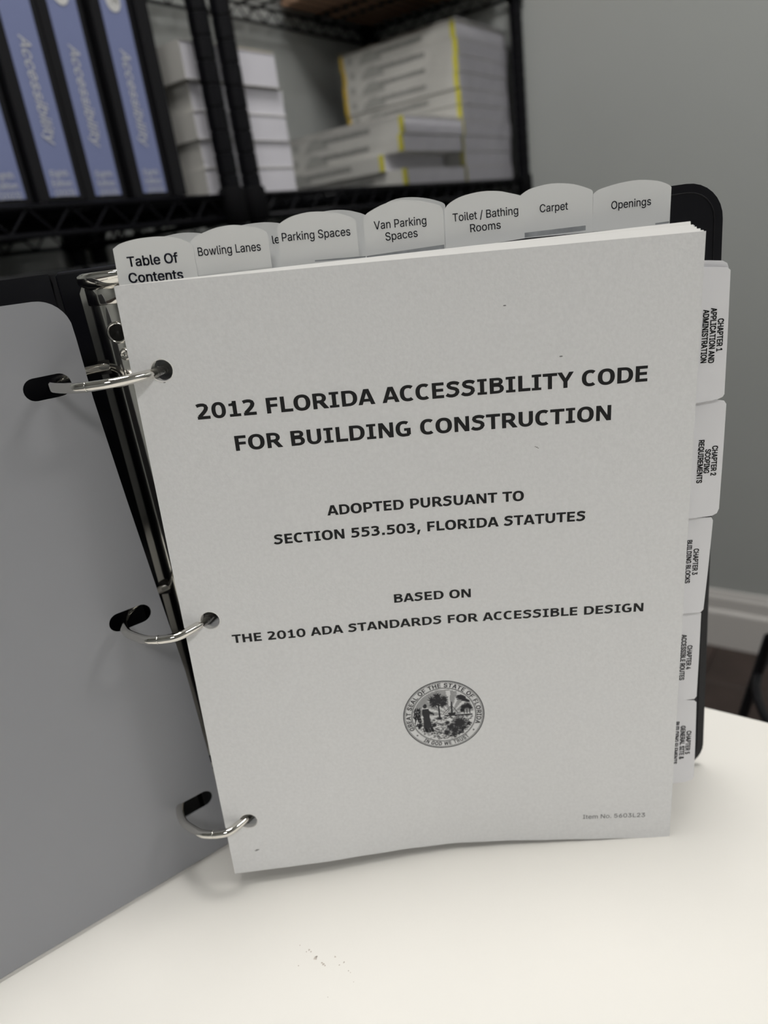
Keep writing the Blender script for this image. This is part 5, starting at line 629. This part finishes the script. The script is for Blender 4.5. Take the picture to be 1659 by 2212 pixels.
# index dividers: (label, depth, tab outline (u, v), lettering lines (text, u0, v0, u1, v1, cap, bold), strip)
TOP = [
 ('index divider with top tab in bold reading Table Of Contents', 3.6, [(0.9, 0.5), (1.2, -12.6), (3.6, -13.9), (6.6, -14.7), (10, -15.2), (13.4, -15.4), (18, -15.4), (22.5, -14.9), (26, -13.9), (28.6, -12.6), (30.2, -11.2), (30.2, 0.5)],
  [('Table Of', 5.5, -6.1, 24.1, -6.0, 3.35, .017), ('Contents', 4.8, -.5, 24.9, -.15, 3.35, .017)], None),
 ('index divider with top tab reading Bowling Lanes', 4.25, [(28.9, 0.8), (29.3, -12.4), (30.4, -13.5), (33.0, -14.8), (38.3, -16.3), (42, -16.8), (46, -16.9), (50.9, -16.1), (54.5, -15.2), (56.8, -13.9), (57.6, -12.6), (57.6, 0.5)],
  [('Bowling Lanes', 31.5, -7.5, 54.5, -7.4, 2.9, 0)], (29.5, -.6, 57.2, -.9, .7)),
 ('index divider with top tab reading Parking Spaces', 6.2, [(60.8, 0.5), (61.2, -14.8), (62.6, -16.2), (66.0, -17.7), (69.5, -18.5), (74, -18.9), (79.6, -18.5), (84, -17.6), (87.5, -16.3), (89.9, -14.8), (90.2, 0.0)],
  [('Parking Spaces', 62.4, -9.8, 87.6, -9.7, 2.85, 0)], (73.5, -2.3, 92.4, -2.1, .5)),
 ('index divider with top tab reading Van Parking Spaces', 8.0, [(92.5, 0.0), (92.8, -15.2), (94.5, -16.8), (99.2, -18.8), (103, -19.8), (107, -20.2), (113.7, -19.3), (118, -18.2), (121.2, -16.9), (122.2, -15.8), (122.2, -1.0)],
  [('Van Parking', 96.5, -10.9, 115.9, -11.1, 2.8, 0), ('Spaces', 100.4, -6.7, 112.4, -7.1, 2.8, 0)], (92.8, -2.0, 122.0, -3.5, 1.8)),
 ('index divider with top tab reading Toilet / Bathing Rooms', 10.0, [(122.7, -1.0), (123.0, -15.6), (124.6, -17.3), (127.5, -18.8), (131, -19.8), (137, -20.5), (143, -20.1), (147.1, -19.1), (150.8, -18.0), (152.2, -17.2), (152.4, -3.0)],
  [('Toilet / Bathing', 125.9, -11.1, 150.2, -11.6, 2.75, 0), ('Rooms', 132.2, -6.9, 143.6, -7.2, 2.75, 0)], None),
 ('index divider with top tab reading Carpet', 12.0, [(151.4, -3.0), (151.0, -17.6), (153, -18.9), (156.0, -20.1), (162.8, -21.0), (169.7, -20.4), (174, -19.2), (177.6, -17.7), (178.3, -16.8), (178.3, -3.0)],
  [('Carpet', 158.6, -11.5, 169.1, -11.6, 2.7, 0)], (152.8, -4.9, 175.7, -5.5, 1.7)),
 ('index divider with top tab reading Openings', 14.0, [(178.9, -3.0), (179.0, -16.1), (180.2, -17.0), (182.2, -17.8), (189.0, -19.1), (195.9, -19.5), (202.7, -18.6), (206.6, -17.1), (208.0, -16.0), (207.9, -3.0)],
  [('Openings', 185.8, -10.3, 200.6, -10.5, 2.7, 0)], (202.5, -4.0, 207.7, -4.2, .6)),
 ('index divider with mostly hidden top tab, only the letters le showing beside Bowling Lanes', 16.3, [(33, 0.5), (34.0, -12.4), (40, -15.6), (47.0, -16.9), (54, -17.2), (58, -16.9), (61.5, -16.2), (63, -15.0), (62.8, 0.0)],
  [('le', 57.6, -9.3, 60.3, -9.4, 2.85, 0)], None),
 ('index divider with blank top tab peeking out behind Table Of Contents', 18.0, [(4, 0.5), (5, -11.5), (10, -14.4), (18.0, -15.7), (24, -16.2), (30.0, -15.6), (32.5, -14.6), (33.5, -13.4), (33.4, 0)], [], None),
 ('index divider with blank top tab peeking out behind Parking Spaces', 20.0, [(66, 0), (66.5, -15.4), (72, -18), (79.0, -19.2), (85.5, -19.0), (90.5, -17.8), (94.0, -16.3), (94.6, -15), (94.4, 0)], [], None),
 ('index divider with blank top tab peeking out behind Van Parking Spaces', 22.0, [(97, 0), (97.6, -17), (101, -19.6), (106, -21.2), (112, -21.3), (118.5, -20.2), (123.6, -18.4), (124.6, -17.2), (124.4, 0)], [], None),
]
SIDE = [
 ('index divider with side tab reading Chapter 1 Application And Administration', 4.8, [(214, 12.8), (222, 13.0), (226.8, 13.7), (227.9, 14.7), (228.6, 40), (229.0, 61.6), (228.4, 62.6), (226.4, 63.4), (220, 64.0), (214, 64.6)],
  [('CHAPTER 1', 224.4, 32.1, 224.6, 44.5), ('APPLICATION AND', 221.5, 27.9, 221.7, 48.8), ('ADMINISTRATION', 218.6, 28.3, 218.7, 48.5)]),
 ('index divider with side tab reading Chapter 2 Scoping Requirements', 7.1, [(214, 64.2), (221, 64.3), (227.5, 64.2), (230.2, 64.8), (231.2, 66.2), (231.4, 90), (231.4, 111.0), (230.6, 113.0), (228.6, 114.0), (214, 114.6)],
  [('CHAPTER 2', 226.8, 83.2, 226.8, 96.0), ('SCOPING', 224.0, 84.4, 223.8, 94.7), ('REQUIREMENTS', 221.1, 80.3, 221.1, 98.8)]),
 ('index divider with side tab reading Chapter 3 Building Blocks', 9.1, [(214, 113.4), (222, 115.2), (229.4, 115.5), (230.2, 117), (229.6, 140), (228.8, 159.6), (227.8, 160.8), (214, 161.2)],
  [('CHAPTER 3', 222.7, 129.5, 222.7, 142.0), ('BUILDING BLOCKS', 219.6, 125.2, 219.6, 145.8)]),
 ('index divider with side tab reading Chapter 4 Accessible Routes', 13.1, [(214, 160.5), (222, 161.6), (228.6, 162.6), (229.8, 163.8), (230.2, 186), (230.4, 208.4), (229.4, 209.8), (214, 210.4)],
  [('CHAPTER 4', 224.5, 180.1, 224.4, 193.0), ('ACCESSIBLE ROUTES', 221.6, 174.2, 221.6, 198.6)]),
 ('index divider with side tab reading Chapter 5 General Site and Building Elements', 15.1, [(214, 209.6), (222, 211.0), (230.4, 212.2), (231.5, 213.4), (232.3, 236), (232.8, 257.6), (232.0, 259.4), (228, 260.4), (214, 261.2)],
  [('CHAPTER 5', 227.7, 229.5, 227.6, 243.3), ('GENERAL SITE &', 224.7, 226.3, 224.8, 246.1), ('BUILDING ELEMENTS', 221.6, 223.6, 221.5, 248.7)]),
 ('index divider with blank side tab peeking out above the Chapter 1 tab', 6.4, [(214, 10.2), (220, 10.6), (225.4, 11.2), (227.2, 12.2), (227.8, 13.6), (228.4, 40), (228.4, 58), (214, 60)], []),
]
def ladder(g, out, off):
    """fill a tab outline with narrow columns so that it follows the leaf's curve"""
    if out[0][0] >= 210: return g.add([leaf(u, v, off) for u, v in out], [tuple(range(len(out)))])
    up = catmull([list(q) for q in out[1:-1]], 3); pts = [(up[0][0], up[0][1])]
    for (a0, b0), (a1, b1) in zip(up, up[1:]):
        n = max(1, math.ceil(abs(a1 - a0) / 3))
        pts += [(a0 + (a1 - a0) * i / n, b0 + (b1 - b0) * i / n) for i in range(1, n + 1)]
    (ua, va), (ub, vb) = out[0], out[-1]; n = len(pts); k0 = len(g.v); rows = 4
    for i, (u, v) in enumerate(pts):
        f = (u - pts[0][0]) / (pts[-1][0] - pts[0][0]); bu, bv = ua + (ub - ua) * f, va + (vb - va) * f
        g.v += [leaf(u + (bu - u) * j / rows, v + (bv - v) * j / rows, off) for j in range(rows + 1)]
    m = rows + 1
    g.f += [(k0 + i * m + j, k0 + (i + 1) * m + j, k0 + (i + 1) * m + j + 1, k0 + i * m + j + 1) for i in range(n - 1) for j in range(rows)]
def divider_body(off, w_=213.0): return holed_sheet(G(), w_, 276.5, off, shear=0.016, step=24.0, hr=HR + 0.8, top=1.2)
for lab, off, out, lines, strip in TOP:
    g = divider_body(off); ladder(g, out, off)
    d, base = sheet_thing('index_divider', 'white ' + lab, 'index divider', g, M['tab'], 'index dividers with top tabs', 0.2)
    for s, a, b, c, e, cap, bo in lines: print_line(d, 'tab_lettering', s, (a, b), (c, e), cap, off - 0.08, M['ink2'], sans, bo or 0.006, rel=base)
    if strip:
        u0, v0, u1, v1, h = strip; g = G(); n = 6
        for k in range(n + 1):
            f = k / n; g.v += [leaf(u0 + (u1 - u0) * f, v0 + (v1 - v0) * f, off - .16), leaf(u0 + (u1 - u0) * f, v0 + (v1 - v0) * f + h, off - .16)]
        g.f += [(2 * k, 2 * k + 1, 2 * k + 3, 2 * k + 2) for k in range(n)]
        s_ = obj('tab_strip', g, M['strip'], d, base); s_['label'] = 'grey see-through strip at the foot of the tab'
for lab, off, out, lines in SIDE:
    g = divider_body(off); ladder(g, out, off)
    d, base = sheet_thing('index_divider', 'white ' + lab, 'index divider', g, M['tab2'], 'index dividers with side tabs', 0.2)
    for s, a, b, c, e in lines: print_line(d, 'tab_lettering', s, (a, b), (c, e), 2.2, off - 0.08, M['ink'], sans, .026, rel=base)
# the rest of the contents
g = holed_sheet(G(), 210, 274, 30.0, step=24.0, hr=HR + 1.2, top=2)
o, _ = sheet_thing('paper_stack', 'thick stack of white sheets behind the index dividers', 'paper', g, M['paper2'], None, 11.0); o['kind'] = 'stuff'

# ================================================================ shelving
DT = (-640.0, 20.0, 367.0, 737.0, 1088.0); DP = 370.0
def make_post(parent):
    pr = [(12.7, 0)]; z = 12.7
    while z < 1870: pr += [(12.7, z - 1.5), (11.6, z - .9), (11.6, z + .9), (12.7, z + 1.5)]; z += 25.4
    g = G(); g.lathe(pr + [(12.7, 1875)], 14); return g
def shelf_unit(x0, x1, lab):
    t = thing('wire_shelving', lab, 'shelving', (0, 0, 0), 0); put_room(t, x1, 0, FZ); W_ = x1 - x0; H0 = -FZ
    pm = None
    for px, py in ((0, 0), (-W_, 0), (0, DP), (-W_, DP)):
        if pm is None: p = obj('post', make_post(t), M['epoxy'], t, smooth=False); pm = p.data
        else: p = bpy.data.objects.new('post', pm); C0.objects.link(p); p.parent = t
        p.location = (px / 1000, py / 1000, 0)
    dm = None
    for dz in DT:
        if dm is None:
            rim = G(); e = 14.0
            for z in (-3.2, -30.0):
                rim.tube([(-e, 0, z), (-W_ + e, 0, z)], 3.1, 8).tube([(-e, DP, z), (-W_ + e, DP, z)], 3.1, 8).tube([(0, e, z), (0, DP - e, z)], 3.1, 8).tube([(-W_, e, z), (-W_, DP - e, z)], 3.1, 8)
            def zig(p, q, n):
                pts = []
                for k in range(2 * n + 1): f = k / (2 * n); pts.append((p[0] + (q[0] - p[0]) * f, p[1] + (q[1] - p[1]) * f, -4 if k % 2 else -29))
                rim.tube(pts, 2.0, 6)
            zig((-e - 6, 0), (-W_ + e + 6, 0), 17); zig((-e - 6, DP), (-W_ + e + 6, DP), 17); zig((0, e + 4), (0, DP - e - 4), 7); zig((-W_, e + 4), (-W_, DP - e - 4), 7)
            rim = obj('shelf_rim', rim, M['epoxy'], t, smooth=True); dm = rim
            wr = G()
            for k in range(1, 15): wr.tube([(-2, DP * k / 15, -2.0), (-W_ + 2, DP * k / 15, -2.0)], 1.7, 6)
            for k in range(1, 4): wr.tube([(-W_ * k / 4, 0, -6.5), (-W_ * k / 4, DP, -6.5)], 2.8, 6).tube([(-W_ * k / 4, 30, -24), (-W_ * k / 4, DP - 30, -24)], 2.4, 6)
            wires = obj('shelf_wires', wr, M['epoxy'], rim, smooth=True)
            cg = G(); cg.lathe([(15.2, -36), (17.2, -34), (16.2, 4), (14.5, 6)], 16)
            cols = [obj('corner_collar', cg, M['matt'], rim, smooth=True)]
            cols[0].location = (0, 0, 0)
            for px, py in ((-W_, 0), (0, DP), (-W_, DP)):
                c = cols[0].copy(); C0.objects.link(c); c.parent = rim; c.location = (px / 1000, py / 1000, 0); cols.append(c)
        else:
            rim = dm.copy(); C0.objects.link(rim); rim.parent = t
            for ch in [wires] + cols: c = ch.copy(); C0.objects.link(c); c.parent = rim
        rim.location = (0, 0, (dz + H0) / 1000)
    for px, py in ((0, 0), (-W_, 0), (0, DP), (-W_, DP)):
        cp = obj('post_cap', G().lathe([(12.9, 1872), (13.4, 1874), (12.4, 1884), (6, 1888)], 14), M['chair'], t, smooth=True); cp.location = (px / 1000, py / 1000, 0)
    return t
shelf_unit(-862, 0, 'black wire shelving unit in the corner, holding the wrapped books')
shelf_unit(-1764, -902, 'black wire shelving unit on the left, holding the blue binders')
D = 367.0; U = 737.0
# blue accessibility binders standing on the left unit
def blue_binder(lab):
    t = thing('blue_binder', lab, 'binder', group='blue binders on the left shelf'); w_ = 54.0; h = 292; d = 268
    g = G(); g.box(0, 3, 3, d, 0, h).box(w_ - 3, w_, 3, d, 0, h).box(0, w_, 0, 3, 0, h)
    o = obj('cover', g, M['vinyl2'], t, fix=False); bevel(o, 1.0)
    obj('spine_insert', G().box(12.5, w_ - 7.2, -0.5, 0, 5, h - 5), M['blue'], t)
    sd = obj('cover_insert', G().box(-0.5, 0, 22, d - 8, 6, h - 6), M['blue2'], t); sd['label'] = 'dark blue printed side panel'
    obj('leaves', G().box(6, w_ - 6, 8, d - 12, 6, h - 8), M['pages'], t)
    V, F = sans('Accessibility'); L = max(v[0] for v in V); k = 96 / L; g = G()
    g.add([(w_ / 2 - 2.6 + y * 11.5, -1.2, 152 - (x + y * 0.28) * k) for x, y in V], F); si = obj('spine_title', g, M['silver'], t)
    for i, s in enumerate(('Eighth', 'Edition', '(2023)')):
        V, F = sans(s); x0 = min(v[0] for v in V); x1 = max(v[0] for v in V); cx = w_ / 2 + 2 + i * .6
        obj('spine_edition', G().add([(cx + (x - (x0 + x1) / 2) * 5.4, -1.2, 24 - i * 9.3 + y * 6.0) for x, y in V], F), M['silver'], t)
    g = G(); g.add([(w_ / 2 + 2.6 + 9.5 * math.cos(2 * PI * k / 28), -1.1, 198 + 11.5 * math.sin(2 * PI * k / 28)) for k in range(28)], [tuple(range(28))]); em = obj('emblem', g, M['silver'], t)
    g = G(); rr = random.Random(5)
    for k in range(26): a = rr.uniform(0, 6.28); q = rr.uniform(0, 7); s_ = rr.uniform(.5, 1.4); x, z = w_ / 2 + 2.6 + q * math.cos(a), 198 + q * math.sin(a); g.add([(x - s_, -1.4, z - s_), (x + s_, -1.4, z - s_ * .4), (x + s_ * .5, -1.4, z + s_)], [(0, 1, 2)])
    obj('emblem_print', g, M['greyprint'], em); return t
def lean(t, x, y, rz=0.0): put_room(t, x, y, D + 1); t.rotation_euler.z += rz; return t
b = blue_binder('blue and black binder, rightmost of the four with silver Accessibility lettering'); lean(b, -1045, 10)
for x, y, lab in ((-1105.5, 16, 'blue and black binder with silver Accessibility lettering, second from the right'), (-1167, 6, 'blue and black binder with silver Accessibility lettering, third from the right'),
                  (-1223.5, 14, 'blue and black binder at the left edge, only its Edition lettering in view')):
    c = copy_tree(b); c['label'] = lab; lean(c, x, y)
t = thing('black_binder', 'plain slim black binder between the blue binders and the white books', 'binder'); 
g = G(); g.box(0, 2.5, 2.5, 262, 0, 294).box(15, 17.5, 2.5, 262, 0, 294).box(0, 17.5, 0, 2.5, 0, 294); o = obj('cover', g, M['vinyl2'], t); bevel(o, .8)
obj('leaves', G().box(3.5, 14, 6, 250, 5, 285), M['pages'], t); lean(t, -990, 4)

# stack of plain white books seen between and beside the posts
def plain_book(lab, x, y, z, w_, d, h, mt='pages', mc='white_book', group='plain white books stacked behind the posts', name='plain_book', rz=0.0):
    t = thing(name, lab, 'book', group=group)
    obj('page_block', G().box(1.2, w_ - 1.2, 1.2, d - 1.2, 0.5, h - 0.5), M[mt], t)
    g = G().box(0, w_, 0, d, 0, 0.5).box(0, w_, 0, d, h - 0.5, h - 0.02).box(0, 0.5, 0, d, 0.5, h - .5); obj('cover', g, M[mc], t)
    put_room(t, x, y, z); t.rotation_euler.z += rz; return t
z = D + 1
for i, (h, dx, dy, lab) in enumerate(((32, 0, 0, 'bottom plain white book of the stack behind the two middle posts'), (33, 2, 1, 'plain white book, second from the bottom behind the two middle posts'),
                                      (32.5, -1, -1, 'plain white book in the middle of the stack behind the two middle posts'), (33, 3, 2, 'plain white book, second from the top behind the two middle posts'))):
    plain_book(lab, -916 + dx, 26 + dy, z, 176, 228, h); z += h + 0.6
plain_book('cream-topped white book lying on top of the plain stack behind the posts', -920, 22, z, 172, 228, 42, mc='white_book')
obj('top_sheet', G().box(40, 171, 3, 226, 42.0, 43.6), M['cream'], [o for o in bpy.data.objects if o.get('label', '').startswith('cream-topped')][0])

# shrink-wrapped books with yellow-banded spines
def banded_book(lab, h, group):
    t = thing('softcover_book', lab, 'book', group=group); w_, d = 216.0, 276.0
    obj('page_block', G().box(1.5, w_ - 1, 1, d - 1, 0.5, h - 0.5), M['pages'], t)
    c = obj('cover', G().box(0, w_, 0, d, 0, 0.5).box(0, w_, 0, d, h - 0.5, h - 0.03).box(-0.2, 1.3, 0, d, 0, h - .03), M['white_book'], t)
    for y0, y1, m in ((-0.3, 9, 'yellow'), (d - 9, d + 0.3, 'amber')): obj('spine_band', G().box(-0.5, 1.4, y0, y1, 0.3, h - 0.3), M[m], t)
    g = G(); g.add([(-.6, y, z) for y, z in ((d * .62, 2), (d * .62, 9), (d * .645, h * .55), (d * .70, h * .85), (d * .76, h * .80), (d * .81, h * .45), (d * .83, 2))], [tuple(range(7))])
    g.add([(-.6, y, z) for y, z in ((d * .885, h * .3), (d * .885, h * .75), (d * .93, h * .75), (d * .93, h * .3))], [(0, 1, 2, 3)]); obj('spine_graphic', g, M['greyprint2'], t)
    g = G(); rr = random.Random(2)
    y = d * .66
    while y > d * .27: l = rr.uniform(2.0, 4.5); g.add([(-.65, y, h * .40), (-.65, y, h * rr.uniform(.62, .75)), (-.65, y - l, h * .68), (-.65, y - l, h * .40)], [(0, 1, 2, 3)]); y -= l + .8
    obj('spine_print', g, M['greyprint'], t); return t
first = None
def place_banded(lab, x, y, z, group):
    global first
    if first is None: first = banded_book(lab, 27.4, group); t = first
    else: t = copy_tree(first); t['label'] = lab; t['group'] = group
    return put_room(t, x, y, z)
order = ('bottom', 'second from the bottom', 'third from the bottom', 'fourth from the bottom', 'fifth from the bottom', 'fifth from the top', 'fourth from the top', 'third from the top', 'second from the top', 'topmost')
z = D + 1; rs = random.Random(9)
for i in range(10):
    dx = 1.5 * rs.uniform(-1, 1) + (-5 if i in (6, 7) else 0); place_banded('white yellow-banded book, %s of the tall wrapped stack by the wall' % order[i], -224 + dx, 22 + rs.uniform(-2, 2), z, 'books in the tall wrapped stack'); z += 27.8
S1T = z; z = D + 1
for i in range(4):
    px, py = ((-447, 20), (-455, 62), (-447, 22), (-445, 18))[i]
    place_banded('white yellow-banded book, %s of the low wrapped stack in front' % ('bottom', 'second from the bottom', 'second from the top', 'topmost')[i], px, py, z, 'books in the low wrapped stack'); z += 27.6
def wrap(x0, x1, y0, y1, z0, z1, lab, seed):
    rr = random.Random(seed); g = G()
    def face(o_, a, b, na, nb, nrm):
        k0 = len(g.v)
        for j in range(nb + 1):
            for i in range(na + 1):
                e = i in (0, na) or j in (0, nb); q = 0 if e else rr.uniform(-1.5, 2.5)
                g.v.append(tuple(o_[k] + a[k] * i / na + b[k] * j / nb + nrm[k] * q for k in range(3)))
        for j in range(nb):
            for i in range(na): k = k0 + j * (na + 1) + i; g.f += [(k, k + 1, k + na + 2), (k, k + na + 2, k + na + 1)]
    a, b, c = x1 - x0, y1 - y0, z1 - z0
    face((x0, y0, z0), (0, b, 0), (0, 0, c), 9, 9, (-1, 0, 0)); face((x0, y0, z0), (a, 0, 0), (0, 0, c), 8, 9, (0, -1, 0))
    face((x0, y0, z1), (a, 0, 0), (0, b, 0), 8, 9, (0, 0, 1)); face((x1, y0, z0), (0, b, 0), (0, 0, c), 6, 6, (1, 0, 0)); face((x0, y1, z0), (a, 0, 0), (0, 0, c), 6, 6, (0, 1, 0))
    o = obj('shrink_wrap', g, M['film']); put_room(o, 0, 0, 0); tag(o, lab, 'plastic wrap')
    o.data.transform(Matrix.Identity(4)); return o
wrap(-234, -1, 14, 306, D + 1, S1T + 2, 'clear glossy film wrapped around the tall stack of yellow-banded books', 1)
wrap(-463, -236, 12, 345, D + 1, z + 2, 'clear glossy film wrapped around the low stack of yellow-banded books', 2)

# carton on the deck above
t = thing('cardboard_carton', 'brown cardboard carton on the upper deck above the wrapped books', 'box')
g = G().box(0, 300, 0, 330, 0, 240); o = obj('body', g, M['kraft'], t); bevel(o, 2)
obj('tape', G().box(-0.4, 300.4, 140, 190, -0.35, 240.4), M['tape'], t)
obj('flap', G().box(2, 298, 2, 162, 240, 243), M['kraft'], t); obj('flap', G().box(2, 298, 168, 328, 240, 243), M['kraft'], t); put_room(t, -312, 30, U + 1)

# black storage bins on the deck below
def bin_(lab):
    t = thing('storage_bin', lab, 'box', group='black storage bins on the deck below')
    o = obj('body', G().box(0, 196, 0, 300, 0, 262), M['bin'], t); bevel(o, 3)
    o = obj('lid', G().box(-3, 199, -3, 303, 262, 282), M['bin'], t); bevel(o, 3)
    obj('label_holder', G().box(60, 136, -1.2, 0, 150, 190), M['label'], t)
    obj('handle', G().tube([(70, -1, 120), (70, -9, 118), (126, -9, 118), (126, -1, 120)], 2.5, 8), M['epoxy'], t, smooth=True); return t
words = ('against the wall', 'second from the wall', 'third from the wall', 'just right of the middle posts', 'just left of the middle posts', 'second left of the middle posts', 'third left of the middle posts', 'fourth left of the middle posts'); bb = None
for i, x in enumerate((-205, -415, -625, -835, -1110, -1320, -1530, -1740)):
    lab = 'black lidded storage bin on the deck below, ' + words[i]
    if bb is None: bb = bin_(lab); q = bb
    else: q = copy_tree(bb); q['label'] = lab
    put_room(q, x, 34, 21)

# ================================================================ stool beyond the table's edge
t = thing('metal_stool', 'black metal stool beyond the table, its splayed leg at the right edge', 'stool'); put_room(t, -900, -795, FZ)
g = G(); g.lathe([(100, 610), (124, 612), (131, 618), (131, 632), (124, 640), (90, 644), (10, 645)], 36); obj('seat', g, M['chair'], t, smooth=True)
for k in range(4):
    a = PI / 2 * k + PI / 2; c, s_ = math.cos(a), math.sin(a)
    lg = obj('leg', G().tube([(112 * c, 112 * s_, 606), (132 * c, 132 * s_, 606), (144 * c, 144 * s_, 596), (163 * c, 163 * s_, 496), (262 * c, 262 * s_, 6)], 5.2, 12), M['chair'], t, smooth=True)
    obj('rubber_foot', G().lathe([(11, 0), (12, 3), (11, 22), (8, 26)], 14, (261 * c, 261 * s_, 0)), M['mesh'], lg, smooth=True)
for r_, z_, name in ((152, 548, 'upper_brace'), (214, 205, 'footrest_ring')):
    obj(name, G().tube([(r_ * math.cos(2 * PI * k / 40), r_ * math.sin(2 * PI * k / 40), z_) for k in range(40)], 4.5, 10, closed=True), M['chair'], t, smooth=True)
